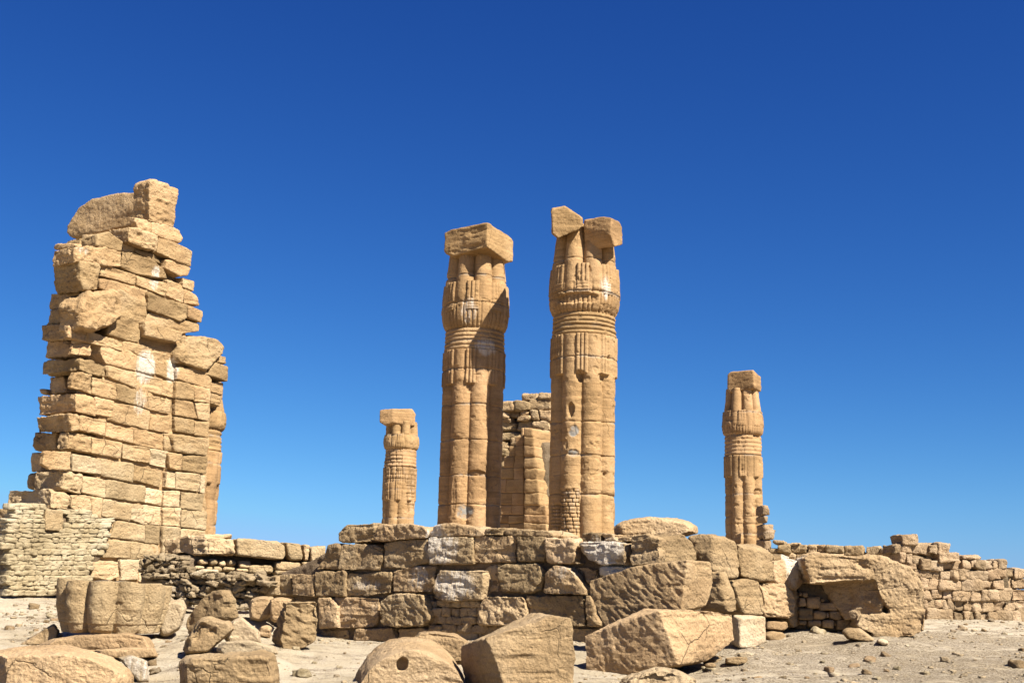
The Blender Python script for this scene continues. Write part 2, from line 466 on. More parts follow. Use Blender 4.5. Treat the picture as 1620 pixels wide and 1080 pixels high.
def small_stones(name, parent, pl, poly, rh, sw, mat, off=0, jit=.25, th=.3, gap=.008, proud=.04, rnd=.0, meta=None, rot=.12, shape=None):
    shape = CGS if shape is None else shape
    xs = [p[0] for p in poly]; ys = [p[1] for p in poly]
    run = np.array([-pl.n[1], pl.n[0], 0]) * 1.0
    if np.dot(run, aRT) < 0: run = -run
    Vs, Fs, base = [], [], 0
    y = min(ys)
    while y < max(ys):
        h = rh * random.uniform(.75, 1.3)
        x = min(xs) - random.uniform(0, sw)
        while x < max(xs):
            w_ = sw * random.uniform(.55, 1.5)
            hh = h * random.uniform(1 - jit, 1.02)
            cx, cy = x + w_ / 2, y + h - hh / 2
            if inpoly(cx, cy, poly):
                a = pl.hit(x, cy, off); b = pl.hit(x + w_, cy, off); t = pl.hit(cx, cy - hh / 2, off); u = pl.hit(cx, cy + hh / 2, off)
                sx = np.linalg.norm(b - a) / 2 - gap / 2; sz = np.linalg.norm(t - u) / 2 - gap / 2
                if sx > .01 and sz > .01:
                    c = (a + b) / 2 + pl.n * random.uniform(-proud, proud) - pl.n * (th / 2)
                    v = shape * (1 + (fbm(shape * 1.5 + rng.random(3) * 50, 3) * (.26 + rnd))[:, None])
                    v = v * np.array([1, 1, 1.08])
                    an = random.gauss(0, rot)
                    lx, lz = v[:, 0] * sx * 1.05, v[:, 2] * sz * 1.05
                    lx, lz = lx * math.cos(an) - lz * math.sin(an), lx * math.sin(an) + lz * math.cos(an)
                    Vs.append(c + lx[:, None] * run + (v[:, 1] * th / 2)[:, None] * pl.n + lz[:, None] * np.array([0, 0, 1.]))
                    Fs.append(CGF + base); base += len(CGV)
            x += w_
        y += h
    o = mesh_obj(name, np.concatenate(Vs), np.concatenate(Fs), mat, parent)
    if meta: tag(o, *meta)
    return o

# ------------------------------------------------------------------ ground
CP = []
def gp(px, py, Y):
    p = at(px, py, Y); CP.append((p[0], p[1], p[2]))
for a in ((100, 950, 32), (0, 945, 33), (220, 965, 30), (60, 990, 26), (230, 1000, 25), (260, 1025, 23), (470, 1070, 20), (420, 1010, 25), (540, 1012, 28.6), (620, 1020, 27.5), (250, 1080, 19),
          (700, 1012, 27), (850, 1010, 26), (930, 1020, 25), (1290, 985, 28.5), (1235, 1015, 25.6), (1400, 1005, 27), (1420, 1015, 25), (1500, 982, 38), (1600, 984, 44), (1450, 978, 42),
          (1400, 1080, 18), (1600, 1080, 18), (1600, 1040, 23), (900, 1085, 17.5), (1100, 1075, 18.5), (1200, 1035, 23.5), (0, 1080, 18), (1520, 1010, 30)):
    gp(*a)
for x in (-40, -15, 0, 15, 40): CP.append((x, 90, EYE - .9)); CP.append((x, 2, EYE - 1.6)); CP.append((x * 1.4, 10, EYE - 1.6))
CP += [(-30, 35, EYE - .7), (30, 35, EYE - .8), (0, 36, EYE - 1.0), (3, 34, EYE - 1.0)]
CPa = np.array(CP)
FIX = []
def gz(x, y, detail=True):
    x = np.asarray(x, float); y = np.asarray(y, float)
    num = 0; den = 0
    for (a, b, c) in CPa:
        d2 = (x - a) ** 2 + (y - b) ** 2 + .35
        wgt = 1 / d2 ** 1.6; num = num + wgt * c; den = den + wgt
    z = num / den
    far = sstep(60, 200, np.hypot(x, y)); z = z * (1 - far) + (EYE - 1.1) * far
    if FIX:
        nd = 0; dd_ = 1e-3
        for (a, b, c, r) in FIX:
            wgt = np.exp(-((x - a) ** 2 + (y - b) ** 2) / r ** 2); nd = nd + wgt * c; dd_ = dd_ + wgt
        z = z + nd / np.maximum(1, dd_)
    if detail:
        P = np.stack([x, y, x * 0], -1).reshape(-1, 3)
        nz = fbm(P * .5, 3) * .07 + fbm(P * 1.9 + 4, 5, .6) * .08 + fbm(P * 9 + 8, 2) * .012
        z = z + nz.reshape(z.shape)
    return z
def ground_hit(px, py):
    d = ray(px, py); t = 10.0
    while t < 80:
        p = C0 + d * t
        if p[2] < float(gz(p[0], p[1], False)): return p
        t += .1
    return None
# ------------------------------------------------------------------ columns
def column(name, px, Y, R, lv, phase, label, seed, abacus, dmg=1.0, patches=(), th_seg=300, dz=.018, greys=(), joints=None, topw=.85, af=1):
    """bundled papyrus column. lv = pixel heights: capital top, capital bottom, binding bottom, strips bottom, base"""
    base = at(px, lv[4], Y)
    rt_ = root(name, base, label, 'column')
    axis = lambda z: np.array([base[0], base[1], z])
    Z = [at(px, y, Y)[2] for y in lv]       # top ... base
    th = np.linspace(0, 2 * math.pi, th_seg, endpoint=False)
    # facing angle: 0 = toward the camera, positive = to the right in the picture
    cdir = -np.array([base[0], base[1]]); cdir /= np.linalg.norm(cdir)
    rdir = np.array([-cdir[1], cdir[0]])
    if rdir[0] < 0: rdir = -rdir
    S = rng.random(3) * 50
    lobe_c = R_(phase)      # a groove at this screen angle
    dl = (th - lobe_c + math.pi / 8 * 0) % (math.pi / 4)
    dl = np.minimum(dl, math.pi / 4 - dl)            # distance from a groove
    dlobe = math.pi / 8 - dl                         # from a lobe centre
    b_, a_ = .67, .33
    lobes = b_ * np.cos(dlobe) + np.sqrt(np.maximum(0, a_ ** 2 - (b_ * np.sin(dlobe)) ** 2))
    lob_c = .735 * np.cos(dlobe) + np.sqrt(np.maximum(0, .285 ** 2 - (.735 * np.sin(dlobe)) ** 2))
    gdeg = np.degrees(dl)
    panel = (gdeg < 9.5)
    pstr = 1.0 - .05 * np.exp(-((gdeg - 3.3) / 1.0) ** 2)         # three strips
    strips_round = .965 - .04 * np.exp(-((gdeg - 13.5) / 1.0) ** 2) - .04 * np.exp(-((gdeg - 18.5) / 1.0) ** 2)
    ztop, zcb, zrb, zsb, zb = Z
    zb0 = zb - .7
    nj = joints or []
    def surf(part, z0, z1_, rf):
        n = max(8, int((z1_ - z0) / dz))
        zz = np.linspace(z0, z1_, n)
        TH, ZZ = np.meshgrid(th, zz)
        r = rf(TH, ZZ)
        mk = np.zeros((ZZ.size, 3))
        # world points
        ca, sa = np.cos(TH), np.sin(TH)
        X = base[0] + R * r * (cdir[0] * ca + rdir[0] * sa); Yw = base[1] + R * r * (cdir[1] * ca + rdir[1] * sa)
        P = np.stack([X.ravel(), Yw.ravel(), ZZ.ravel()], 1)
        Nn = np.stack([(cdir[0] * ca + rdir[0] * sa).ravel(), (cdir[1] * ca + rdir[1] * sa).ravel(), np.zeros(P.shape[0])], 1)
        W_ = P + S
        d = fbm(W_ * 1.4, 3) * .012 + fbm(W_ * 9, 3) * .009
        er = sstep(.22, .5, fbm(W_ * np.array([1.6, 1.6, 1.1]), 4)) * .035 * dmg
        er += sstep(.38, .5, fbm(W_ * 3.3 + 9, 3)) * .035 * dmg
        st_ = sstep(.6, .8, vn(W_ * np.array([.7, .7, 6]))) *   .009 * dmg
        d = d - er - st_
        lowk = sstep(zsb + .3, zsb - .4, P[:, 2]) * (z0 < zsb)
        d = d - lowk * dmg * (sstep(.16, .34, fbm(W_ * np.array([2.2, 2.2, 1.7]) + 21, 4)) * .028 + sstep(.1, .3, fbm(W_ * np.array([1.5, 1.5, 5]) + 3, 4)) * .012)
        for zj in nj:
            wob = fbm(W_ * np.array([3, 3, 0]) + zj, 2) * .03
            q = np.abs(P[:, 2] - zj - wob)
            d = d - .035 * np.exp(-(q / .018) ** 2) - .035 * np.exp(-(q / .06) ** 2) * sstep(.1, .35, fbm(W_ * 2.2 + zj, 3))
            mk[:, 1] = np.maximum(mk[:, 1], .6 * np.exp(-(q / .04) ** 2) * sstep(-.15, .25, fbm(W_ * 1.9 + 3 * zj, 2)))
            mk[:, 0] = np.maximum(mk[:, 0], .08 * np.exp(-(q / .04) ** 2) * sstep(.1, .4, fbm(W_ * 2.9 + 3 * zj, 2)))
        deg = np.degrees((TH.ravel() + math.pi) % (2 * math.pi) - math.pi)
        for (dg_, py, wd, hp, dep, msk) in greys:       # hollow / patch: angle, pixel height, half width deg, half height px, depth, mask channel
            zc = at(px, py, Y)[2]; hz = hp / F_PX * Y
            q = np.sqrt(((deg - dg_) / wd) ** 2 + ((P[:, 2] - zc) / hz) ** 2) + fbm(W_ * 4, 3) * .35
            k = sstep(1.1, .75, q)
            d = d - k * dep
            if msk is not None: mk[:, msk] = np.maximum(mk[:, msk], k)
        for (d0, d1, y0, y1, bh) in patches:            # rough little-stone repair set into the shaft
            za, zc = at(px, y1, Y)[2], at(px, y0, Y)[2]
            jag = fbm(W_ * 2.5, 3) * 5
            k = ((deg + jag > d0) & (deg + jag < d1) & (P[:, 2] + jag * .02 > za) & (P[:, 2] + jag * .02 < zc)).astype(float)
            row = (P[:, 2] - za) / bh; ri = np.floor(row); u_ = TH.ravel() * R / (bh * 2.1) + ri * .37 + vn(np.stack([ri * 3.1, ri, ri * 0], 1)) * 2
            fz = np.abs(row - ri - .5) * 2; fu = np.abs((u_ % 1) - .5) * 2
            brick = sstep(1.0, .72, fz) * sstep(1.0, .8, fu)
            cell = vn(np.stack([np.floor(u_) * 1.7 + .3, ri * 2.3 + .1, ri * 0 + .7], 1))
            d = d * (1 - k) + k * (-.10 + brick * (.045 + .05 * cell) + fbm(W_ * 9, 2) * .012)
            mk[:, 2] = np.maximum(mk[:, 2], k * (1 - brick) * .6)
            mk[:, 0] = np.maximum(mk[:, 0], k * brick * .25)
        P = P + Nn * d[:, None]
        for (cc, rx, rz, s_) in STAINS:
            dd = P - cc; q = np.sqrt((dd[:, 0] ** 2 + dd[:, 1] ** 2) / rx ** 2 + dd[:, 2] ** 2 / rz ** 2)
            mk[:, 0] = np.maximum(mk[:, 0], s_ * sstep(1.15, .5, q))
        k = th_seg
        i0 = (np.arange(n - 1)[:, None] * k + np.arange(k)[None]); i1 = np.arange(n - 1)[:, None] * k + (np.arange(k)[None] + 1) % k
        F = np.stack([i0.ravel(), i1.ravel(), (i1 + k).ravel(), (i0 + k).ravel()], 1)
        # cap discs as quads folded to a centre vertex
        P = np.vstack([P, axis(z0), axis(z1_)]); mk = np.vstack([mk, [0, 0, 0], [0, 0, 0]])
        c0, c1 = len(P) - 2, len(P) - 1
        a = np.arange(0, k, 2)
        bot = np.stack([np.full(len(a), c0), (a + 2) % k, (a + 1) % k, a], 1)
        t0 = (n - 1) * k
        top = np.stack([np.full(len(a), c1), t0 + a, t0 + (a + 1) % k, t0 + (a + 2) % k], 1)
        F = np.vstack([F, bot, top])
        return mesh_obj(part, P, F, M_COL, rt_, np.clip(mk, 0, 1), (base[0], base[1], z0))
    hS = zrb - zsb
    def rf_shaft(TH, ZZ):
        L_ = np.broadcast_to(lobes, TH.shape); g = np.broadcast_to(gdeg, TH.shape)
        taper = .985 + .015 * (zsb - ZZ) / max(.1, zsb - zb)
        r = L_ * taper
        inst = ZZ > zsb
        low = ZZ > zsb + .0
        k = sstep(zsb + hS * .55, zsb + hS * .95, ZZ)
        ps = np.broadcast_to(pstr, TH.shape); sr = np.broadcast_to(strips_round, TH.shape)
        r2 = np.maximum(r, np.where((g < 9.5) & low, ps, 0))
        r2 = np.where(inst, np.maximum(r2, np.where(g > 11.5, np.maximum(r, sr - .01), 0)), r2)
        return r2
    surf('shaft', zb0, zrb, rf_shaft)
    hr = (zcb - zrb) / 5
    def rf_ring(TH, ZZ):
        t = ((ZZ - zrb) / hr) % 1.0
        return .905 + .06 * np.sqrt(np.maximum(0, 1 - (2 * t - 1) ** 2)) - .03 * (ZZ - zrb) / (zcb - zrb)
    surf('binding', zrb, zcb + .02, rf_ring)
    H = ztop - zcb
    def rf_cap(TH, ZZ):
        t = (ZZ - zcb) / H
        env = np.interp(t, [0, .03, .08, .15, .25, .38, .55, .75, 1.0], [.90, .97, 1.03, 1.06, 1.06, 1.035, .985, (.985 + topw) / 2, topw])
        g = np.broadcast_to(gdeg, TH.shape)
        L_ = np.broadcast_to(lob_c, TH.shape)
        k = sstep(.18, .42, t)
        fine = 1 - .045 * np.exp(-((g - 8.5) / 1.1) ** 2) - .045 * np.exp(-((g - 15.5) / 1.1) ** 2) - .055 * np.exp(-(g / 1.2) ** 2)
        r = env * (fine * (1 - k) + (L_ / 1.0) * k * 1.0)
        pn = (g < 10) & (t > .2) & (t < .53)
        strip = np.where(t > .32, 1.0 - .05 * np.exp(-((g - 3.4) / 1.0) ** 2), 1.0 - .014 * np.exp(-((((t - .2) / .035) % 1 - .5) / .15) ** 2))
        env2 = np.interp(t, [.2, .38, .6], [1.085, 1.06, 1.01])
        return np.where(pn, np.maximum(r, env2 * strip), r)
    surf('capital', zcb, ztop, rf_cap)
    # square abacus blocks
    for kind, args in abacus:
        if kind == 'corner': h = corner(*args[:3], args[3] if len(args) > 3 else Y - R, **(args[4] if len(args) > 4 else {}))
        else: h = boulder(*args)
        stone('abacus', h, M_COL, rt_, amp=.02, chip=.25, strata=.4, k=.95, facet=af)
    return rt_

def jz(px, Y, *ys): return [at(px, y, Y)[2] for y in ys]

# stains on columns and blocks come first so that everything can read them
stain(at(742, 490, 36.2), .35, .5, .55)
stain(at(963, 452, 34.0), .28, .55, .8)
stain(at(770, 548, 36.3), .45, .35, .7)

column('papyrus_column', 742, 37.2, 1.0, (392, 527, 560, 613, 838), -6, 'tall bundled stem column with one whole abacus slab and a shadow down its right side', 1,
       [('corner', (pxy(771, 351, 771, 391), pxy(702, 368, 714, 362, 702, 400, 716, 404), pxy(812, 382, 806, 373, 812, 414, 805, 415), 35.75, dict(dl=1.9, dr=1.6)))],
       dmg=.6, greys=[(-8, 812, 16, 12, .035, 1), (12, 752, 17, 4, .07, None), (-30, 790, 5, 30, .02, None)], joints=jz(742, 37.2, 445, 488, 545, 645, 700, 755, 800, 590))
column('papyrus_column', 920, 35.0, 1.0, (364, 503, 537, 598, 852), -3, 'tall bundled stem column with a broken abacus in two pieces and rubble patched foot', 2,
       [('corner', (cR(750, 135, 742, 240), cR(575, 150, 690, 128, 575, 195, 640, 222), cR(800, 162, 820, 200, 820, 308, 770, 320), 33.6, dict(dl=.9, dr=1.0))),
        ('boulder', (cR(365, 95, 375, 78, 455, 65, 565, 140, 568, 185, 545, 215, 480, 240, 410, 268, 375, 240), 34.6, 1.5, .98, .95))],
       af=0, dmg=.75, patches=[(-64, -30, 800, 846, .10), (-42, -5, 776, 850, .105)], greys=[(-22, 655, 6, 12, .12, None), (-6, 604, 9, 11, .11, None), (32, 603, 8, 6, .06, None), (-17, 688, 9, 9, .03, 1), (-17, 722, 10, 6, .04, 1),
       (48, 753, 3, 4, .10, None), (-12, 483, 40, 9, .09, None), (50, 571, 4, 4, .08, None)], joints=jz(920, 35, 420, 472, 522, 572, 672, 724, 784))
column('papyrus_column', 629, 66, .93, (668, 712, 740, 792, 838), -4, 'small distant column with rough stone repairs round its middle', 3,
       [('corner', (pxy(621, 646, 622, 668), pxy(600, 648, 600, 668, 606, 672), pxy(652, 646, 658, 655, 657, 674, 648, 672), 65, dict(nl=(-.22, -.975, 0), nr=(.35, -.937, 0), dl=1.6, dr=1.6)))],
       topw=.93, dmg=.8, patches=[(-75, 5, 712, 745, .2), (-80, 85, 738, 765, .22), (25, 70, 765, 810, .2)], joints=jz(629, 66, 690, 715, 775, 820), th_seg=150, dz=.045)
column('papyrus_column', 1178, 60, .97, (617, 691, 722, 756, 872), -2, 'distant column standing alone on the right beyond the block pile', 4,
       [('corner', (cr(308, 82, 318, 182), cr(168, 108, 185, 92, 168, 190, 180, 205), cr(352, 120, 355, 200), 58.9, dict(dl=1.6, dr=1.5)))],
       dmg=.9, greys=[(0, 830, 70, 2, .03, None), (52, 780, 20, 6, .1, None), (50, 693, 20, 4, .1, None)], joints=jz(1178, 60, 655, 690, 783, 818, 845, 722), th_seg=160, dz=.04)
column('papyrus_column', 298, 43.5, .95, (625, 681, 714, 765, 860), -10, 'column half hidden behind the right edge of the ruined tower', 5,
       [('boulder', (pxy(270, 600, 340, 600, 352, 605, 352, 632, 270, 632), 43.2, 1.8, .9, .9))], dmg=.7, joints=jz(298, 43.5, 690, 733, 790, 830), th_seg=160, dz=.04)

# ------------------------------------------------------------------ ruined tower
TY = 33.0
PA = Plane(118, 800, TY, U)
PB = Plane(118, 800, TY, -V)
tw_base = at(118, 930, TY)
tower = root('pylon_tower', (tw_base[0], tw_base[1], float(gz(tw_base[0], tw_base[1]))), 'tall ruined gateway tower of weathered sandstone courses on the left, topped by an upright stone', 'ruined tower')
stain(PA.hit(231, 580, 0), .42, .62, 1.0); stain(PA.hit(272, 585, 0), .25, .5, .8); stain(PA.hit(190, 480, .7), .28, .55, .9); stain(PA.hit(222, 635, 0), .3, .5, .5)
stain(PA.hit(248, 432, 0), .2, .3, .7); stain(PA.hit(243, 447, 0), .2, .3, .6); stain(PB.hit(97, 640, 0), .12, .4, .6); stain(PA.hit(133, 395, .1), .3, .15, .5)
def tA(pts, off=0.0, th=.7, **k):
    kw = dict(amp=.022, chip=.10, strata=.6, sm=1, facet=random.choice([0, 1, 1, 2]), k=.88); kw.update(k)
    stone('stone_block', prism(PA, pts, off * .85 + random.uniform(-.008, .008), th, -.012), M_TLOW if sum(p[1] for p in pts) / len(pts) + random.uniform(-50, 50) > 740 else M_TOWER, tower, **kw)
def tB(pts, off=0.0, th=.7, **k):
    kw = dict(amp=.025, chip=.45, strata=.25, pit=.6, sm=1); kw.update(k)
    stone('stone_block', prism(PB, pts, off, th, 0), M_TOWER, tower, **kw)
def tC(pts, xl, off=0.0, **k):
    """corner block: face on the front plane, run back until its far edge shows at pixel xl"""
    f = [PA.hit(x, y, off) for x, y in pts]
    e = min(f, key=lambda p: (p[0] / p[1])); lo, hi = .2, 6.0
    for _ in range(30):
        m_ = (lo + hi) / 2; q = e - U * m_
        d = q - C0; x = CX + F_PX * np.dot(d, aRT) / np.dot(d, aFW)
        if x > xl: lo = m_
        else: hi = m_
    kw = dict(amp=.03, chip=.3, strata=.4, pit=.7, sm=1, facet=2, k=.95); kw.update(k)
    stone('stone_block', prism(PA, pts, off, lo, -.008), M_TLOW if pts[0][1] > 715 else M_TOWER, tower, **kw)

tB(z1(372, 425, 380, 350, 440, 248, 490, 222, 520, 195, 660, 163, 790, 158, 790, 340, 690, 352, 560, 378, 505, 400), -2.5, .9, amp=.02, chip=.35, pit=.1)
tB(z1(375, 425, 450, 415, 455, 470, 372, 470), -1.7, .8); tB(z1(450, 400, 560, 385, 600, 400, 600, 470, 450, 470), -1.9, .9); tB(z1(300, 452, 430, 445, 430, 475, 300, 480), -.6, .9)
tC(z1(852, 100, 885, 74, 1000, 128, 1018, 150, 992, 358, 850, 322), 752 / 3.6, .12, chip=.4, amp=.025)
tC(z1(765, 300, 865, 328, 865, 395, 790, 370), 730 / 3.6, .05)
tA(z1(866, 324, 960, 345, 1020, 375, 1043, 420, 1020, 448, 960, 422, 868, 398), .08)
tC(z1(735, 348, 905, 405, 895, 498, 860, 492, 735, 442), 615 / 3.6, .18)
tA(z1(905, 415, 960, 425, 1098, 495, 1086, 582, 1000, 547, 897, 502), .15)
tA(z1(950, 540, 1000, 545, 1085, 590, 1070, 632, 1030, 637, 945, 592), .1)
tC(z1(428, 467, 600, 470, 695, 500, 690, 583, 600, 560, 480, 542, 430, 560), 297 / 3.6, .05)
tA(z1(560, 400, 620, 385, 700, 440, 695, 498, 600, 470, 550, 462), .0)
tA(z1(700, 447, 775, 472, 775, 500, 700, 497), -.15)
tA(z1(700, 497, 770, 500, 880, 550, 940, 600, 955, 652, 780, 625, 690, 585), .0)
tA(z1(770, 478, 880, 515, 930, 570, 880, 552, 775, 502), -.05)
tC(z1(455, 535, 582, 560, 572, 640, 565, 712, 480, 722, 460, 660), 300 / 3.6, .10, chip=.5)
tA(z1(580, 562, 775, 625, 772, 688, 575, 635), 0); tA(z1(572, 640, 842, 715, 840, 792, 700, 760, 570, 705), .02)
tA(z1(780, 627, 955, 680, 947, 752, 785, 690), .05); tA(z1(955, 652, 1040, 690, 1050, 740, 1045, 792, 950, 748), 0)
tA(z1(1040, 640, 1110, 665, 1105, 722, 1045, 697), .05); tA(z1(1048, 700, 1120, 750, 1135, 802, 1050, 790), 0)
tA(z1(845, 728, 1070, 800, 1075, 872, 1030, 892, 845, 827), .12); tA(z1(1075, 800, 1155, 837, 1147, 897, 1075, 872), .06)
tA(z1(838, 840, 1000, 890, 1140, 905, 1138, 950, 1040, 962, 830, 907), .02)
tA(z1(830, 890, 1045, 955, 1030, 1000, 990, 1012, 830, 975), .3, chip=.8); tA(z1(815, 985, 1020, 1050, 1010, 1080, 800, 1020), -.2)
stone('projecting_boulder', prism(PA, z1(450, 800, 520, 715, 690, 712, 717, 765, 712, 870, 640, 935, 590, 950, 470, 935), .42, 1.0, bev=.12), M_TOWER, tower, amp=.05, chip=.4, sm=2, pit=.6)
tA(z1(660, 700, 700, 762, 840, 792, 828, 920, 792, 1022, 700, 998, 612, 967, 650, 900), .04)
tB(z1(287, 732, 452, 727, 440, 805, 277, 832), .15); tB(z1(272, 830, 440, 805, 425, 908, 257, 915), .18); tB(z1(233, 912, 395, 905, 395, 1000, 228, 1003), .3)
tC(z1(390, 908, 500, 945, 500, 1010, 390, 985), 380 / 3.6, .0)
tA(z1(500, 945, 600, 985, 700, 1005, 698, 1060, 500, 1012), .05); tA(z1(700, 1005, 800, 1030, 960, 1060, 955, 1085, 700, 1062), 0)
# second sheet of courses
tC(z2(415, 0, 525, 15, 522, 85, 400, 80), 384 / 3.6, 0, chip=.8, sm=3); tB(z2(262, -5, 395, -5, 395, 88, 250, 97), .2, chip=.6)
tA(z2(580, -5, 680, 20, 780, 75, 780, 167, 605, 128, 578, 72), 0); tA(z2(690, 5, 800, 18, 1000, 90, 1000, 152, 890, 117, 780, 75), -.02)
stone('overhanging_boulder', prism(PA, z2(1015, 65, 1045, 0, 1080, -40, 1150, -45, 1250, -15, 1285, 25, 1270, 80, 1225, 130, 1180, 172, 1050, 130, 1010, 112), .26, 1.4, bev=.08), M_TOWER, tower, amp=.05, chip=.4, sm=2, facet=5)
tC(z2(458, 88, 560, 110, 605, 140, 605, 207, 520, 182, 450, 167), 238 / 3.6, .03)
tA(z2(610, 135, 780, 177, 780, 267, 610, 200)); tA(z2(780, 80, 885, 112, 882, 190, 780, 165)); tA(z2(885, 115, 998, 150, 988, 222, 885, 182))
tA(z2(1012, 143, 1170, 150, 1210, 217, 1200, 272, 1010, 215), .16, 1.0); tA(z2(1230, 120, 1305, 138, 1300, 230, 1180, 187), .2); tA(z2(1240, 75, 1290, 88, 1288, 128, 1235, 120), .1)
tB(z2(280, 202, 362, 198, 372, 292, 277, 302), -.05, chip=.9, sm=5); tC(z2(430, 172, 525, 190, 525, 302, 400, 262), 385 / 3.6, 0)
stone('wedged_cobble', prism(PB, z2(212, 265, 240, 256, 262, 270, 265, 300, 240, 314, 210, 305), .1, .35), M_TOWER, tower, sm=6, chip=1)
tA(z2(527, 200, 670, 237, 665, 335, 527, 300)); tA(z2(672, 240, 810, 292, 810, 372, 667, 332)); tA(z2(780, 180, 925, 217, 920, 302, 782, 267)); tA(z2(925, 220, 990, 227, 985, 320, 922, 300))
tA(z2(1008, 222, 1110, 250, 1110, 335, 1003, 320), .14, 1); tA(z2(1112, 250, 1200, 272, 1200, 347, 1112, 340), .16, 1); tA(z2(1203, 232, 1272, 235, 1268, 305, 1203, 285), .0); tA(z2(1203, 290, 1262, 310, 1258, 370, 1203, 350), -.05)
tC(z2(430, 292, 540, 312, 542, 422, 432, 402), 213 / 3.6, .04, strata=.5)
tA(z2(543, 315, 652, 342, 640, 432, 543, 417)); tA(z2(655, 345, 857, 390, 852, 502, 700, 470, 612, 446, 640, 400), -.04, strata=.6); tA(z2(820, 305, 970, 330, 970, 417, 862, 390, 815, 372))
tA(z2(1000, 325, 1100, 345, 1132, 442, 1000, 422), .12, 1); tA(z2(1112, 345, 1200, 352, 1195, 452, 1132, 440), .16, 1)
tC(z2(395, 412, 455, 420, 455, 497, 408, 512), 200 / 3.6, .08, strata=.6)
tA(z2(457, 420, 610, 447, 600, 537, 457, 507)); tA(z2(612, 460, 765, 502, 762, 582, 602, 542), -.06); tA(z2(862, 420, 968, 422, 965, 522, 852, 502)); tA(z2(767, 502, 935, 530, 930, 617, 762, 582), -.05)
tA(z2(1000, 428, 1110, 445, 1105, 530, 1000, 512), .1, 1); tA(z2(1112, 452, 1195, 455, 1187, 547, 1108, 532), .15, 1)
tB(z2(190, 515, 320, 513, 320, 617, 185, 627), .05); tC(z2(395, 513, 527, 535, 522, 637, 385, 612), 322 / 3.6, .03)
tA(z2(527, 540, 697, 577, 690, 667, 527, 637)); tA(z2(937, 525, 978, 527, 985, 622, 937, 622), .03); tA(z2(985, 530, 1185, 552, 1180, 652, 1000, 627), .2, 1, chip=.6)
tA(z2(700, 577, 862, 607, 852, 692, 700, 670)); tA(z2(862, 610, 960, 627, 945, 722, 852, 700))
tC(z2(255, 622, 415, 622, 412, 732, 285, 732, 240, 700), 222 / 3.6, .12, pit=0)
tA(z2(417, 640, 580, 667, 580, 757, 412, 737)); tA(z2(582, 667, 765, 697, 757, 802, 582, 765)); tA(z2(770, 702, 920, 742, 915, 832, 762, 790))
tA(z2(965, 632, 1040, 642, 1040, 737, 970, 722), .14, 1); tA(z2(1042, 645, 1180, 655, 1175, 757, 1042, 735), .14, 1)
tB(z2(180, 632, 240, 635, 232, 742, 170, 742), -.2)
tC(z2(360, 735, 475, 757, 467, 872, 357, 842), 195 / 3.6, .05, chip=.8)
tA(z2(477, 767, 610, 787, 600, 892, 470, 862)); tA(z2(612, 787, 830, 822, 825, 917, 602, 890)); tA(z2(835, 832, 930, 852, 925, 937, 827, 915))
tA(z2(955, 738, 1005, 750, 1000, 842, 945, 830), .13, 1); tA(z2(1007, 742, 1145, 757, 1140, 857, 1003, 840), .13, 1); tA(z2(1147, 757, 1175, 762, 1165, 867, 1142, 860), .1, 1)
stone('round_boulder', prism(PB, z2(150, 745, 200, 742, 205, 845, 140, 845, 135, 800), -.05, .7, bev=.1), M_TOWER, tower, sm=6, chip=1)
tC(z2(292, 838, 380, 855, 407, 880, 402, 962, 287, 947), 45 / 3.6, .1, chip=.6)
tA(z2(410, 872, 520, 882, 520, 990, 460, 980, 405, 945)); tA(z2(522, 882, 582, 892, 577, 1002, 530, 992)); tA(z2(587, 895, 747, 922, 740, 1022, 582, 992)); tA(z2(750, 922, 930, 947, 920, 1047, 742, 1012))
tA(z2(935, 850, 1030, 852, 1027, 947, 932, 940), .12, 1); tA(z2(1032, 852, 1165, 872, 1155, 967, 1032, 947), .12, 1)
tA(z3(245, 150, 342, 160, 337, 270, 245, 262), .14, .6)
tA(z3(700, 122, 770, 130, 770, 235, 700, 207)); tA(z3(772, 130, 860, 142, 850, 237, 772, 235)); tA(z3(625, 210, 775, 237, 775, 327, 590, 302)); tA(z3(777, 237, 855, 242, 850, 337, 777, 332))
tA(z3(555, 315, 700, 327, 695, 417, 540, 412)); tA(z3(702, 327, 850, 342, 850, 410, 745, 410, 700, 420))
tA(z3(873, 140, 970, 147, 965, 247, 873, 240), .12, 1); tA(z3(972, 147, 1110, 162, 1100, 262, 968, 250), .12, 1); tA(z3(873, 245, 965, 252, 960, 400, 873, 400), .12, 1); tA(z3(967, 252, 1100, 267, 1095, 400, 962, 400), .1, 1)
tA(z3(500, 420, 635, 432, 640, 512, 590, 532, 490, 517), .05); tA(z3(645, 422, 745, 427, 740, 530, 650, 530), .0); tA(z3(745, 412, 860, 412, 860, 540, 745, 540), -.02)
# core behind the facing
Zg = tw_base[2] - .6
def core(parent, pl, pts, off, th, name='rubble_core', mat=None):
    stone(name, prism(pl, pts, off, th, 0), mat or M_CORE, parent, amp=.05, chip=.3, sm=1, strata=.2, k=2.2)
core(tower, PA, pxy(175, 415, 200, 400, 262, 420, 285, 470, 296, 520, 268, 545, 268, 945, 135, 945), -.08, 1.5, 'inner_masonry', M_TOWER)
core(tower, PA, pxy(262, 545, 326, 565, 338, 585, 318, 945, 262, 940), -.05, 1.4, 'inner_masonry', M_TOWER)
core(tower, PA, pxy(200, 375, 262, 365, 276, 410, 285, 460, 200, 460, 150, 440, 150, 400), -.22, .9)
core(tower, PB, pxy(90, 480, 118, 480, 118, 960, 56, 960), -.42, 1.2, 'inner_masonry', M_TOWER)
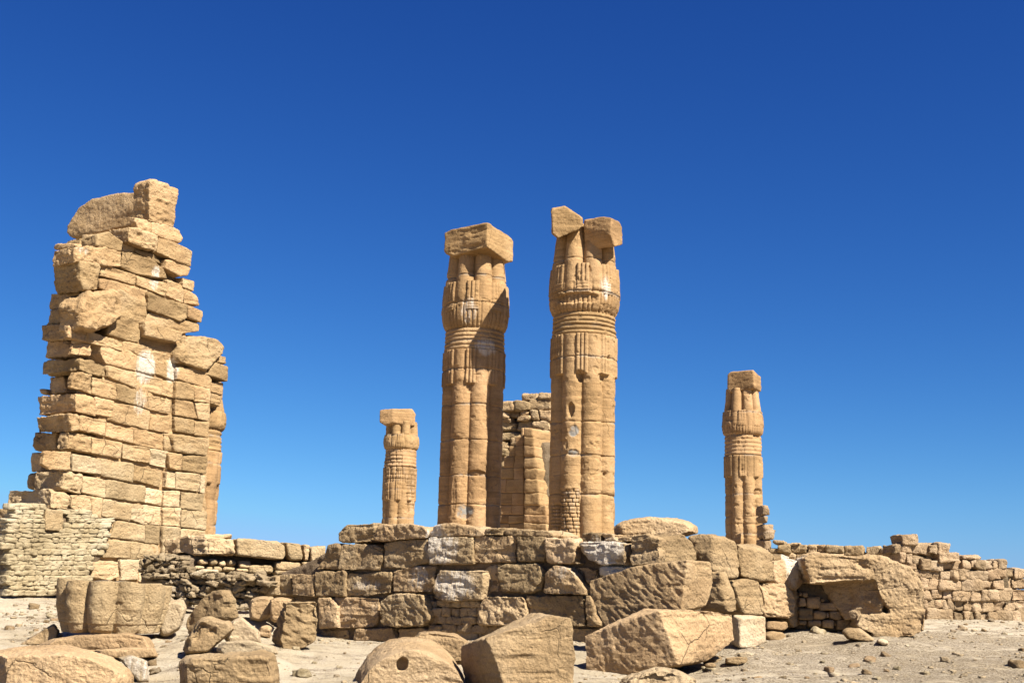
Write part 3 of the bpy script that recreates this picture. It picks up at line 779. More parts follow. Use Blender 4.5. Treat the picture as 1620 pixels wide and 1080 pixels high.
# pale repair of little stones round the foot
rp = z3(80, 122, 245, 140, 245, 262, 330, 275, 345, 150, 420, 140, 500, 175, 520, 200, 628, 205, 595, 300, 545, 380, 540, 412, 495, 430, 490, 520, 440, 545, 300, 560, 280, 615, 40, 615, 60, 140)
small_stones('small_stone_repair', tower, PA, rp, 8.2, 15, M_PALE, off=.10, jit=.12, th=.35, gap=.0, proud=.02, rot=.05)
small_stones('small_stone_repair', tower, PB, z3(-20, 200, 60, 130, 75, 150, 60, 620, -20, 620), 9, 15, M_RUB, off=.1, th=.4, rot=.05)
stone('mortar_backing', prism(PA, z3(70, 135, 420, 145, 620, 210, 540, 412, 490, 545, 280, 622, 40, 622), .02, .5), M_CORE, tower, k=2.2, sm=1)
tB(z3(-40, 155, 40, 150, 45, 250, -40, 262), .2, .7)
tB(z3(-60, 262, -2, 262, -2, 620, -60, 620), .1, .7)

# ------------------------------------------------------------------ terrace wall of big dry-laid blocks
PF = Plane(1000, 900, 25.0, -V)
cpt = PF.hit(1043, 900)
PG = Plane(1043, 900, cpt[1], (.6, -.8))
fb = PF.hit(760, 1005)
terr = root('terrace_wall', (fb[0], fb[1], float(gz(fb[0], fb[1]))), 'long terrace wall of big weathered dry-laid blocks in front of the tall columns', 'stone wall')
stain(PF.hit(700, 868), .6, .45, .65); stain(PF.hit(688, 850), .3, .5, .8); stain(PF.hit(725, 925), .7, .42, .75); stain(PF.hit(660, 912), .35, .35, .6); stain(PF.hit(958, 868), .6, .35, .95)
stain(PF.hit(970, 900), .5, .2, 1.2); stain(PF.hit(930, 852), .35, .2, .8); stain(PF.hit(578, 925), .5, .15, .5); stain(PF.hit(590, 960), .15, .2, .5); stain(PF.hit(895, 905), .5, .2, .45)
def tw(pts, off=0, th=1.1, **k):
    kw = dict(amp=.028, chip=.32, sm=1, strata=.5, pit=.28, facet=3, k=.95); kw.update(k)
    stone('stone_block', prism(PF, pts, off + random.uniform(-.05, .05), th, -.004, bev=.015), M_WALL, terr, **kw)
tw(g2(210, 160, 262, 112, 445, 105, 412, 222, 260, 226, 212, 215)); tw(g2(415, 180, 460, 118, 640, 105, 745, 130, 760, 165, 750, 200, 620, 205, 480, 220, 425, 210), .05, tool=.3)
tw(g2(755, 165, 800, 118, 900, 108, 1030, 120, 1098, 165, 1095, 186, 760, 192), -.05, sm=5); tw(g2(1105, 140, 1190, 135, 1208, 176, 1100, 178), -.1)
tw(g3(205, 135, 290, 128, 285, 180, 180, 180)); tw(g3(285, 142, 560, 148, 612, 175, 600, 192, 285, 180), -.03)
tw(g2(75, 390, 115, 310, 150, 240, 222, 228, 212, 390)); tw(g2(210, 385, 218, 232, 420, 228, 478, 262, 478, 320, 460, 392, 240, 390))
tw(g2(484, 378, 488, 225, 560, 208, 755, 196, 755, 345, 620, 382)); tw(g2(758, 355, 757, 190, 830, 183, 1032, 190, 1035, 352)); tw(g2(1038, 348, 1040, 184, 1288, 180, 1290, 340, 1280, 350))
tw(g3(368, 348, 366, 182, 540, 180, 560, 200, 540, 345), .03); tw(g3(548, 345, 545, 195, 728, 192, 730, 340, 700, 352, 580, 350), .12, sm=5)
tw(g3(738, 270, 735, 222, 900, 215, 1050, 232, 1050, 262, 1045, 360, 900, 362, 790, 330), .08, strata=.8, sm=4); tw(g3(765, 165, 885, 160, 890, 225, 760, 222), -.3, 1.4); tw(g3(890, 168, 970, 170, 975, 215, 890, 225), -.3, 1.4)
tw(g3(720, 330, 760, 345, 745, 362, 715, 352), .1)
tw(g4(145, 370, 128, 310, 145, 185, 230, 170, 322, 200, 318, 350), .1, sm=4); tw(g4(60, 190, 150, 190, 140, 215, 55, 212), -.2)
# second course
tw(g1(735, 545, 745, 470, 800, 420, 835, 420, 832, 545), .1, sm=5); tw(g1(835, 545, 838, 418, 925, 415, 925, 548)); tw(g1(928, 548, 928, 415, 1065, 415, 1062, 550)); tw(g1(1070, 555, 1068, 400, 1258, 395, 1250, 552))
tw(g2(262, 425, 275, 405, 535, 405, 540, 440, 525, 535, 390, 552, 245, 550)); tw(g2(540, 525, 545, 400, 650, 370, 810, 362, 785, 530))
tw(g2(783, 560, 790, 460, 830, 395, 1095, 390, 1098, 470, 1085, 575, 860, 580), .12, strata=1.0); tw(g2(1100, 530, 1105, 380, 1180, 355, 1215, 530), -.15)
tw(g3(285, 525, 250, 420, 250, 355, 500, 350, 540, 400, 515, 510, 460, 530), .03); tw(g3(515, 520, 545, 410, 600, 362, 690, 372, 795, 505, 790, 545, 540, 540), .06, sm=5)
tw(g3(730, 370, 800, 368, 860, 400, 850, 440, 790, 460), -.05); tw(g3(780, 410, 860, 378, 870, 440, 850, 475, 800, 470), -.02)
tw(g3(868, 430, 890, 370, 1062, 368, 1062, 420, 960, 440), .05)
# third course
tw(g1(795, 550, 935, 552, 930, 640, 880, 700, 795, 690), -.15); tw(g2(85, 560, 175, 556, 205, 600, 205, 745, 90, 748), .05)
tw(g2(195, 560, 460, 555, 458, 720, 430, 740, 215, 745), -.08, pit=.1); tw(g2(460, 715, 470, 580, 540, 535, 725, 538, 775, 650, 770, 690, 715, 738, 480, 735), .1, tool=.5)
tw(g3(142, 720, 145, 600, 180, 550, 400, 545, 428, 575, 432, 700, 330, 733), .1, tool=.6); tw(g3(432, 700, 430, 545, 790, 545, 795, 735, 560, 735), -.02, tool=.3); tw(g3(795, 545, 822, 540, 880, 735, 795, 740), .02)
tw(g2(745, 545, 780, 540, 800, 600, 790, 640, 750, 580), -.1)
# footing course
tw(g2(85, 752, 270, 755, 280, 812, 85, 810), -.1); tw(g2(300, 755, 540, 740, 560, 825, 300, 825), .02); tw(g2(570, 745, 780, 745, 790, 825, 570, 825), .0); tw(g2(780, 750, 1060, 765, 1060, 840, 780, 840), -.1); tw(g3(140, 735, 440, 735, 440, 850, 140, 850), -.1); tw(g3(440, 740, 860, 742, 860, 850, 440, 850), -.15)
small_stones('small_stone_patch', terr, PF, g2(770, 575, 1075, 575, 1075, 765, 770, 765), 13, 17, M_WALL, off=-.02, jit=.15, th=.35, rot=.06)
core(terr, PF, pxy(418, 918, 485, 897, 516, 880, 530, 868, 530, 1020, 418, 1020), -.25, .8)
core(terr, PF, pxy(512, 880, 548, 865, 1036, 872, 1036, 1030, 512, 1020), -.16, 1.2)
# bright return of the wall, stepping back to the right
def tg(pts, off=0, th=1.0, **k):
    kw = dict(amp=.026, chip=.3, sm=1, strata=.4, pit=.1, facet=2, k=.95); kw.update(k)
    stone('stone_block', prism(PG, pts, off, th, -.006, bev=.015), M_BOULD, terr, **kw)
stain(PG.hit(1255, 890, .1), .35, .6, 1.0)
stone('stone_block', corner(g4(322, 190, 318, 350), g4(200, 180, 200, 350), g4(470, 170, 520, 215, 552, 320, 545, 350), cpt[1], nr=(.6, -.8, 0), dl=1.0, dr=1.0), M_BOULD, terr, amp=.035, chip=.8, sm=4)
stone('stone_block', corner(g4(650, 180, 640, 395), g4(500, 190, 555, 175, 560, 330), g4(780, 215, 808, 270, 808, 440, 740, 445), 25.3, nr=(.6, -.8, 0), dl=1.2, dr=1.1), M_BOULD, terr, amp=.03, chip=.7, sm=3, pit=.2)
stone('stone_block', corner(g4(838, 250, 815, 430), g4(785, 225, 800, 300, 812, 330), g4(960, 250, 1020, 295, 1024, 455, 950, 460), 25.9, nr=(.55, -.83, 0), dl=1.2, dr=1.1), M_BOULD, terr, amp=.03, chip=.7, sm=3)
tg(g4(1020, 335, 1100, 320, 1232, 335, 1225, 440, 1160, 520, 1100, 480, 1020, 460), .1); tg(g4(1015, 300, 1070, 290, 1130, 312, 1120, 335, 1018, 335), 0)
tg(g4(1120, 470, 1165, 515, 1182, 640, 1180, 720, 1145, 745, 1110, 690), .0)
core(terr, PG, g4(330, 230, 700, 230, 1000, 320, 1160, 380, 1150, 760, 330, 880), -.35, 1.5)
# terrace fill behind, just below the top course
tf = [PF.hit(x, y, o) for x, y, o in ((560, 880, -.6), (1036, 880, -.6), (1036, 1010, -.6), (560, 1010, -.6))]
tp = [tf[0], tf[1], PG.hit(1225, 900, -.6), at(1225, 900, 34), at(1240, 900, 62), at(585, 880, 68), at(560, 880, 34)]
zt = PF.hit(800, 852)[2] - .12
stone('terrace_fill', [np.array([p[0], p[1], zt + (0.25 if p[1] > 33 else 0)]) for p in tp] + [np.array([p[0], p[1], EYE - 1.6]) for p in tp], M_DUST, terr, k=9, amp=.05, sm=1)

# ------------------------------------------------------------------ big loose blocks, one thing each
def loose(name, hulls, label, cat='fallen block', mat=None, **k):
    kw = dict(amp=.026, chip=.3, sm=1, strata=.45, k=.9, facet=5, flake=.35); kw.update(k)
    stone(name, hulls, mat or M_BOULD, None, meta=(label, cat), base=True, **kw)
loose('fallen_block', corner(pxy(1087, 886, 1077, 966), pxy(933, 919, 1000, 897, 933, 940, 956, 991, 985, 991), pxy(1124, 889, 1131, 930, 1123, 957), 21.9, nr=(.75, -.66, 0), dl=1.3, dr=1.0),
      'tilted block with deep chisel grooves on its shaded face, resting on another long block', tool=.45, pit=.0, chip=.2, facet=1, k=.8)
loose('fallen_block', corner(pxy(1042, 966, 1073, 1051), pxy(924, 1005, 980, 983, 927, 1066, 1000, 1070), pxy(1100, 963, 1160, 970, 1161, 1012, 1120, 1044), 20.0, nr=(.62, -.78, 0), dl=1.4, dr=1.2),
      'long tilted block under the chisel-grooved block, its right face pale and bright', tool=.2, pit=.15, chip=.2, facet=1, k=.85)
loose('fallen_block', [corner(pxy(772, 1008, 800, 1092), pxy(729, 1020, 729, 1050, 742, 1100), pxy(876, 973, 904, 978, 909, 1035, 905, 1100), 17.3, nl=(-.85, -.5, 0), nr=(.18, -.984, 0), dl=.9, dr=1.5)],
      'large cracked block nearest the camera in the middle, leaning right', tool=.0, pit=.15, chip=.3, sm=2, facet=3, amp=.03, k=.85)
loose('fallen_block', corner(g4(690, 400, 720, 590), g4(632, 395, 630, 520, 620, 625), g4(730, 440, 795, 570, 798, 640, 740, 655), 24.4, nr=(.62, -.78, 0), dl=.8, dr=.8),
      'wedge shaped pale block between the chisel-grooved block and the terrace corner', chip=.7, tool=.3)
loose('fallen_block', prism(PG, g4(770, 470, 830, 440, 925, 435, 980, 650, 960, 668, 830, 665), .15, 1.0, bev=.05), 'leaning flat sided block with a slanting right edge under the terrace corner', mat=M_BOULD, chip=.5)
loose('fallen_block', prism(PG, g4(935, 470, 1100, 462, 1165, 520, 1160, 660, 1130, 692, 970, 680), .2, 1.2, bev=.06), 'squarish block with slanting chisel marks, right of the leaning flat sided block', tool=.8, chip=.6)
loose('fallen_block', corner(g4(812, 690, 812, 860), g4(775, 670, 775, 830), g4(968, 680, 970, 830, 900, 862), 23.4, nl=(-.85, -.5, 0), nr=(.4, -.92, 0), dl=.8, dr=.9), 'small pale squared block on the ground at the right end of the long tilted block', chip=.5, mat=M_DUST)
pile = PG
loose('flat_stone', prism(PG, g4(990, 700, 1110, 700, 1130, 740, 1090, 765, 990, 750), .1, .7, bev=.04), 'thin brown slab tucked under the block with slanting chisel marks', 'stone', sm=4)
loose('flat_stone', prism(PG, g4(975, 790, 1010, 760, 1080, 770, 1110, 800, 1115, 825, 1000, 820), .1, .7, bev=.04), 'lower brown slab of the little stack beside the pale squared block', 'stone', sm=4)
loose('fallen_boulder', [boulder(g4(40, 160, 48, 120, 140, 78, 250, 68, 330, 72, 420, 92, 500, 98, 548, 130, 555, 165, 480, 190, 250, 200, 50, 195), 27.0, 2.0, .85, .9)],
      'long rounded boulder lying on top of the terrace wall right of the tall columns', 'boulder', sm=5, amp=.06)
# drum pieces in the foreground
def disc(cx, cy, r, Y, n=26, sq=1.0): return [at(cx + r * math.cos(2 * math.pi * i / n), cy + r * sq * math.sin(2 * math.pi * i / n), Y) for i in range(n)]
loose('fallen_drum', [disc(652, 1122, 93, 17.4) + disc(648, 1096, 90, 19.0),
                      boulder(g2(640, 830, 700, 775, 800, 768, 930, 785, 1010, 830, 1010, 960, 700, 960), 19.6, 1.0, .9, .9)],
      'broken rounded column drum with a round socket hole, half sunk at the bottom edge', 'column drum', sm=2, amp=.03, facet=2, k=.85, holes=[(at(636, 1050, 17.4), .085, .16)])
loose('fallen_boulder', boulder(z3(-60, 900, 60, 882, 380, 882, 480, 900, 600, 945, 690, 1000, 715, 1060, 700, 1140, -60, 1140), 18.0, 1.8, .8, .9, (0, 8)),
      'broad smooth flat topped rock in the bottom left corner', 'boulder', sm=6, amp=.05)
loose('fallen_boulder', boulder(z3(945, 960, 990, 930, 1120, 935, 1240, 920, 1400, 905, 1470, 925, 1490, 1010, 1500, 1130, 950, 1130), 18.0, 1.3, .82, .9, (0, 4)),
      'pale rounded boulder at the bottom edge with a hollow under its right side', 'boulder', sm=5, amp=.05)
loose('fallen_boulder', boulder(z3(1150, 900, 1190, 860, 1330, 850, 1470, 880, 1490, 925, 1200, 940), 20.2, 1.2, .85, .9), 'low dusty rock ledge behind the pale rounded boulder', 'boulder', mat=M_DUST, sm=5)
loose('fallen_boulder', boulder(z3(1190, 840, 1240, 745, 1290, 725, 1390, 800, 1400, 870, 1220, 870), 22.0, .9, .85, .9), 'dusty sloping rock between the dark pitted rock and the chisel-marked upright block', 'boulder', mat=M_DUST, sm=5)
loose('fallen_boulder', boulder(z3(975, 905, 985, 850, 1060, 735, 1120, 722, 1230, 745, 1262, 790, 1200, 840, 1140, 900, 1110, 925, 985, 930), 21.3, .8, .85, .9), 'dark pitted brown rock in front of the split standing rock', 'boulder', pit=.9, sm=4)
loose('standing_rock', [corner(z3(1185, 575, 1180, 735), z3(1060, 640, 1120, 580, 990, 740, 980, 800, 1000, 825), z3(1235, 590, 1265, 640, 1280, 720, 1270, 740), 22.8, nl=(-.45, -.89, 0), nr=(.55, -.83, 0), dl=.6, dr=.7)],
      'split standing rock, dark pitted on the left and smooth tan on the right', 'boulder', pit=.5, sm=4, chip=.7)
loose('standing_rock', boulder(z3(850, 800, 880, 660, 900, 640, 980, 632, 1000, 680, 960, 790, 890, 838, 850, 835), 24.0, .6, .85, .9), 'smooth pale slab standing just right of the carved capital fragment', 'boulder', mat=M_DUST, sm=4, chip=.5)
loose('fallen_boulder', boulder(z3(70, 885, 190, 830, 290, 755, 330, 800, 310, 850, 250, 885), 23.4, .6, .85, .9), 'dark slanting stone leaning against the left of the capital fragment', 'boulder', sm=4, pit=.3)
loose('flat_slab', boulder(z3(205, 875, 270, 845, 420, 820, 700, 815, 800, 835, 815, 890, 840, 915, 700, 925, 210, 910), 22.6, 1.7, .88, .9), 'flat tan slab under the carved capital fragment', 'slab', sm=4, strata=.8)
loose('flat_slab', boulder(z3(500, 900, 700, 885, 830, 890, 850, 940, 700, 955, 510, 945), 21.3, .9, .88, .9), 'thin pale slab just in front of the tan slab under the capital fragment', 'slab', sm=4)
loose('flat_slab', boulder(z3(625, 940, 700, 925, 790, 960, 800, 1080, 740, 1080), 19.6, .8, .88, .9), 'low whitish rock right of the broad flat topped rock', 'slab', sm=5, mat=M_DUST)
stain(at(800 / 3.375 * 0 + 232, 1050, 19.3), .5, .4, .6)
loose('upright_block', corner(h4(1200, 580, 1160, 860), h4(1172, 575, 1180, 640, 1090, 860, 1100, 880), h4(1445, 575, 1452, 700, 1440, 850, 1420, 880, 1330, 930, 1180, 955), 22.5, nl=(-.9, -.42, 0), nr=(.25, -.968, 0), dl=.5, dr=.6),
      'upright tan block with a chisel-dimpled front face, alone before the terrace wall', tool=.9, chip=.35)
loose('fallen_boulder', boulder(h4(918, 640, 930, 560, 990, 532, 1110, 535, 1140, 600, 1080, 700, 1000, 735, 930, 715), 27.0, .9, .82, .9), 'round shouldered dark boulder beside the rubble wall end', 'boulder', sm=5)
loose('fallen_boulder', boulder(h4(1080, 560, 1160, 545, 1250, 560, 1180, 640, 1130, 740, 1085, 720), 26.4, .6, .85, .9), 'thin dark rock wedged behind the upright chisel-dimpled block', 'boulder', sm=4)
loose('fallen_boulder', boulder(h4(985, 810, 1010, 760, 1060, 750, 1100, 770, 1080, 860, 1000, 850), 24.3, .6, .85, .9), 'small grey brown stone in the shade left of the upright chisel-dimpled block', 'boulder', sm=5, pit=.3)

# capital fragment with lobes
cf = root('capital_fragment', at(176, 1003, 23.5), 'large carved papyrus capital fragment with four rounded lobes, resting on a slab', 'carved stone')
CFP = at(176, 1003, 23.5); CFP = np.array([CFP[0], CFP[1] - .55, CFP[2]])
def cap_frag():
    R0 = 85 / F_PX * 23.5; n, k = 64, 220
    zt, zb = at(176, 920, 23.5)[2], at(176, 1001, 23.0)[2]
    zz = np.linspace(zb, zt, n); th = np.linspace(0, 2 * math.pi, k, endpoint=False)
    TH, ZZ = np.meshgrid(th, zz); t = (ZZ - zb) / (zt - zb)
    env = np.interp(t, [0, .12, .5, .85, 1], [.86, .90, .985, 1.0, .985])
    g = (TH + R_(16)) % R_(36); g = np.minimum(g, R_(36) - g); dlb = R_(18) - g
    L_ = .745 * np.cos(dlb) + np.sqrt(np.maximum(0, .255 ** 2 - (.745 * np.sin(dlb)) ** 2))
    r = R0 * env * L_
    r = r + R0 * .012 * np.exp(-((t - .2) / .02) ** 2) * 0 - R0 * .018 * (t < .19)
    X = CFP[0] + r * np.sin(TH); Yw = CFP[1] + .55 - r * np.cos(TH)
    P = np.stack([X.ravel(), Yw.ravel(), ZZ.ravel()], 1)
    Nn = np.stack([np.sin(TH).ravel(), -np.cos(TH).ravel(), np.zeros(n * k)], 1)
    W_ = P + 31
    deg = np.degrees((TH.ravel() + math.pi) % (2 * math.pi) - math.pi)
    d = fbm(W_ * 2, 3) * .02 + fbm(W_ * 9, 3) * .010
    ch = sstep(.15, -.1, fbm(W_ * 2.2, 3) + .018 * np.abs(deg + 5) - .25) * sstep(.2, .6, t.ravel())
    d = d - ch * .02 - sstep(.4, .7, fbm(W_ * 3 + 5, 3)) * .03 - .004 * np.exp(-(((TH.ravel() * 9) % 1 - .5) / .06) ** 2)
    d -= .06 * sstep(.08, .0, t.ravel()) * sstep(0, .3, fbm(W_ * 4, 2))
    P = P + Nn * d[:, None]
    P[:, 2] += (sstep(.9, 1, t.ravel()) * (fbm(W_ * 1.8, 3) * .10)) - .03 * (P[:, 0] - CFP[0]) * sstep(.0, 1, t.ravel())
    i0 = (np.arange(n - 1)[:, None] * k + np.arange(k)[None]); i1 = np.arange(n - 1)[:, None] * k + (np.arange(k)[None] + 1) % k
    F = np.stack([i0.ravel(), i1.ravel(), (i1 + k).ravel(), (i0 + k).ravel()], 1)
    P = np.vstack([P, [CFP[0], CFP[1] + .55, zb], [CFP[0], CFP[1] + .55, zt - .03]])
    a = np.arange(0, k, 2); t0 = (n - 1) * k
    F = np.vstack([F, np.stack([np.full(len(a), n * k), (a + 2) % k, (a + 1) % k, a], 1), np.stack([np.full(len(a), n * k + 1), t0 + a, t0 + (a + 1) % k, t0 + (a + 2) % k], 1)])
    mesh_obj('lobed_drum', P, F, M_TLOW, cf, None, CFP)
cap_frag()

# ------------------------------------------------------------------ low wall and rubble between tower and terrace
PL = Plane(330, 870, 32.0, (.44, -.9))
lb = PL.hit(400, 930)
low = root('low_wall', (lb[0], lb[1], float(gz(lb[0], lb[1]))), 'low sunlit wall of long pale blocks between the tower and the terrace', 'stone wall')
def tl(pts, off=0, th=.8, **k):
    kw = dict(amp=.025, chip=.6, strata=.5); kw.update(k)
    stone('stone_block', prism(PL, pts, off, th, .012, bev=.03), M_TLOW, low, **kw)
le = PL.hit(328, 870, .1)
stone('stone_block', corner(h4(605, 95, 615, 225), h4(270, 108, 420, 72, 560, 78, 235, 205, 260, 222), h4(820, 105, 825, 235), le[1], nr=(.44, -.9, 0), dl=.8, dr=.9), M_TLOW, low, amp=.03, pit=.7, chip=.7, strata=.5)
tl(h4(560, 72, 805, 68, 808, 104, 600, 104), -.1); tl(h4(830, 102, 960, 97, 1140, 112, 1225, 162, 1222, 267, 1100, 262, 830, 227), .1); tl(h4(1195, 122, 1330, 132, 1340, 272, 1230, 267), 0)
tl(h4(1335, 142, 1390, 150, 1382, 272, 1342, 272), -.05); tl(h4(1385, 165, 1510, 152, 1500, 260, 1440, 345, 1400, 350), .1)
for a in ((545, 255, 625, 300), (625, 255, 695, 305), (695, 262, 755, 312), (760, 262, 840, 316), (850, 258, 950, 326), (420, 262, 512, 322), (512, 302, 600, 338), (600, 312, 660, 352), (662, 312, 725, 352), (727, 317, 830, 352), (830, 327, 930, 358)):
    tl(rect(h4, *a), -.1, .5, sm=3, chip=.8)
tl(h4(920, 302, 1122, 298, 1122, 368, 920, 362), -.05); tl(rect(h4, 1125, 278, 1328, 342), 0); tl(rect(h4, 1330, 278, 1398, 346), -.03); tl(rect(h4, 1125, 342, 1402, 372), .05)
core(low, PL, h4(250, 230, 1400, 180, 1410, 520, 250, 520), -.4, .8)
PR = Plane(330, 910, 30.2, (-.25, -.97))
rb = PR.hit(330, 955)
rub = root('rubble_wall', (rb[0], rb[1], float(gz(rb[0], rb[1]))), 'tumbledown dark rubble wall of small stones in front of the low pale wall', 'rubble wall')
small_stones('small_stones', rub, PR, h4(95, 235, 350, 222, 440, 240, 470, 350, 640, 372, 1040, 375, 1020, 500, 880, 620, 700, 640, 500, 600, 310, 590, 200, 450, 80, 410), 9, 12, M_RUB, off=0, jit=.35, th=.35, proud=.13, rnd=.3, rot=.3, shape=CGV)
small_stones('small_stones', rub, PR, h4(600, 372, 1030, 372, 1030, 440, 600, 440), 9, 15, M_RUB, off=.2, jit=.3, th=.4, proud=.1, rnd=.2, rot=.2)
core(rub, PR, h4(105, 255, 430, 245, 450, 600, 210, 600, 105, 410), -.2, .6)
core(rub, PR, h4(430, 385, 1025, 395, 1025, 640, 430, 600), -.2, .6)
loose('flat_slab', prism(PR, h4(458, 372, 560, 328, 615, 332, 622, 350, 540, 392), .1, .6, bev=.03), 'thin whitish slab lying on the rubble wall', 'slab', mat=M_PALE)

# ------------------------------------------------------------------ ruin seen between the two tall columns
PK = Plane(830, 840, 48, -V)
kb = PK.hit(830, 860)
bk = root('chapel_wall', (kb[0], kb[1], zt), 'ruined wall with a smooth pilaster, seen between the two tall columns', 'ruined wall')
ylines = [320, 378, 437, 505, 580, 655, 745, 825, 890, 945, 1000]
xl = [180, 145, 100, 68, 30, 20, 20, 20, 20, 20]
xr = [262, 262, 272, 285, 290, 298, 300, 348, 348, 350]
for i in range(10):
    y0, y1 = ylines[i], ylines[i + 1]
    cuts = [xl[i]] + ([] if xl[i] > 120 else [xl[i] + random.uniform(.35, .65) * (200 - xl[i])]) + [200]
    for a, b in zip(cuts, cuts[1:]):
        stone('stone_block', prism(PK, bw(a, y0, b, y0 - 3, b, y1 - 3, a, y1), -.02, .9, -.02), M_COL, bk, amp=.010, chip=.12, sm=0, facet=0)
    stone('pilaster_block', prism(PK, bw(203, y0 - 3, xr[i] + random.uniform(-12, 6), y0 + 2, xr[i] + random.uniform(-12, 6), y1 + 2, 203, y1 - 3), .28 + random.uniform(-.02, .02), 1.5, -.03), M_COL, bk, amp=.02, chip=.1, sm=0, facet=random.choice([0, 0, 2]))
core(bk, PK, bw(140, 400, 350, 400, 350, 1010, 45, 1010, 45, 600), -.3, 1.0)
PK2 = Plane(830, 700, 50.5, (-.3, -.95))
for a in ((50, 145, 137, 207), (135, 140, 240, 202), (180, 85, 290, 142), (235, 125, 378, 200), (290, 85, 385, 127), (50, 207, 98, 252), (92, 205, 177, 250), (180, 202, 237, 237), (237, 202, 300, 270), (302, 200, 378, 268), (150, 237, 232, 272), (50, 253, 120, 290),
          (42, 277, 155, 347), (158, 275, 260, 332), (262, 270, 372, 332), (320, 332, 372, 382), (40, 345, 175, 398), (30, 400, 110, 452), (110, 382, 165, 437), (30, 452, 92, 502), (30, 505, 75, 582), (340, 400, 372, 470), (330, 560, 372, 720), (330, 720, 372, 830)):
    stone('rough_stone', prism(PK2, rect(bw, *a, 5), random.uniform(-.15, .2), 1.0, 0, bev=.05), M_WALL, bk, amp=.05, chip=.7, sm=1, k=1.1)
core(bk, PK2, bw(45, 210, 375, 200, 375, 1010, 45, 1010), -.5, .8)

# rubble beside the far right column
PP = Plane(1215, 840, 57.5, (.2, -.98))
pl_ = root('rubble_pile', at(1213, 875, 57.5), 'narrow heap of stones stacked against the right of the distant right column', 'stone heap')
for a in ((362, 800, 400, 860), (368, 860, 396, 905), (365, 905, 425, 980), (372, 940, 430, 990), (365, 985, 412, 1050), (370, 1040, 450, 1100)):
    stone('rough_stone', prism(PP, rect(cr, *a, 4), random.uniform(-.1, .2), 1.0, .01, bev=.08), M_FAR, pl_, amp=.04, chip=.8, sm=3)

# ------------------------------------------------------------------ right: far wall, dark wall, undercut monolith
PW = Plane(1500, 950, 43, (.22, -.975))
wb = PW.hit(1520, 980)
fwl = root('enclosure_wall', (wb[0], wb[1], float(gz(wb[0], wb[1]))), 'stepped wall of rounded weathered blocks at the right edge, its top crumbling', 'stone wall')
W1 = [(180, 100, 335, 185, .1), (98, 190, 270, 287, 0), (262, 190, 460, 292, -.1), (450, 190, 665, 287, .15), (165, 285, 285, 387, .1), (285, 312, 400, 392, 0), (400, 285, 600, 382, -.3), (560, 272, 765, 372, .25),
      (170, 382, 330, 442, .1), (330, 390, 400, 432, -.1), (380, 352, 590, 452, .15), (582, 367, 790, 447, -.15), (275, 445, 370, 532, 0), (370, 452, 475, 542, 0), (475, 457, 680, 552, 0), (682, 447, 860, 552, .15), (862, 475, 1045, 552, .1), (1050, 477, 1180, 547, .12),
      (790, 347, 930, 432, .05), (922, 352, 1092, 442, .1), (1096, 357, 1240, 432, .05), (800, 310, 980, 347, 0), (1040, 432, 1220, 522, .0), (850, 432, 1040, 482, -.2), (375, 537, 555, 652, .05), (557, 547, 775, 657, .1), (780, 552, 990, 657, .08), (992, 547, 1215, 647, .1),
      (375, 652, 475, 742, .05), (480, 657, 585, 742, .05), (587, 657, 690, 747, -.05), (692, 662, 865, 762, .08), (870, 657, 1045, 762, .08), (1047, 647, 1290, 772, .12), (420, 747, 590, 832, 0), (592, 742, 700, 862, 0), (702, 752, 800, 862, -.05), (802, 762, 890, 862, 0),
      (892, 757, 980, 867, 0), (985, 762, 1100, 872, .05), (1102, 772, 1210, 872, .03), (1212, 777, 1315, 862, -.05), (430, 832, 690, 985, .1), (692, 872, 800, 985, .1), (802, 872, 915, 985, .05), (917, 872, 1040, 985, .1), (1042, 872, 1140, 985, .1), (1142, 867, 1380, 990, .15),
      (1222, 442, 1440, 532, -.9), (1217, 542, 1280, 642, -1.1), (1282, 542, 1440, 632, -1.0), (1287, 642, 1460, 762, -1.0), (1292, 762, 1480, 837, -.9), (1322, 837, 1500, 985, -.9),
      (250, 560, 372, 650, 0), (250, 655, 372, 745, 0), (260, 750, 418, 840, 0), (260, 845, 428, 985, 0)]
W2 = []
for (a, b, c, d, o) in W1:
    if c - a > 105 and random.random() < .6:
        m_ = a + (c - a) * random.uniform(.35, .65); W2 += [(a, b + random.uniform(0, 6), m_, d, o), (m_, b, c, d, o + random.uniform(-.06, .04))]
    else: W2.append((a, b, c, d, o))
for (a, b, c, d, o) in W2:
    stone('stone_block', prism(PW, rect(h1, a - 4, b - 4, c + 4, d + 4, 9), o * .8, .9, -.012, bev=.03), M_FAR, fwl, amp=.045, chip=.5, sm=1, facet=5, strata=.5, pit=.4, k=1.25)
core(fwl, PW, h1(150, 270, 760, 330, 860, 380, 1230, 430, 1290, 860, 1320, 980, 150, 985), -.2, .9)
PD = Plane(1330, 880, 50, (-.35, -.937))
db = PD.hit(1330, 900)
dw = root('far_wall', (db[0], db[1], EYE - .8), 'distant dark topped wall of squared blocks running behind the undercut monolith', 'stone wall')
for (a, b, c, d) in ((130, 85, 235, 120), (235, 100, 380, 125), (85, 150, 170, 200), (172, 120, 285, 190), (287, 125, 440, 192), (200, 190, 330, 237), (330, 200, 430, 237), (440, 122, 520, 190), (520, 125, 598, 192), (597, 127, 765, 195), (767, 127, 945, 222), (965, 132, 1093, 217), (1095, 152, 1225, 222), (1227, 150, 1330, 240),
                     (85, 200, 200, 260), (430, 190, 600, 250), (600, 195, 770, 260), (1230, 235, 1400, 330), (85, 260, 330, 330)):
    stone('stone_block', prism(PD, rect(h2, a - 4, b - 3, c + 4, d + 6, 4), random.uniform(-.08, .1), .9, 0, bev=.04), M_WALL, dw, amp=.04, chip=.7, sm=1, strata=.4, pit=.5)
core(dw, PD, h2(85, 185, 600, 180, 940, 190, 1400, 240, 1400, 700, 85, 700), -.4, .8)

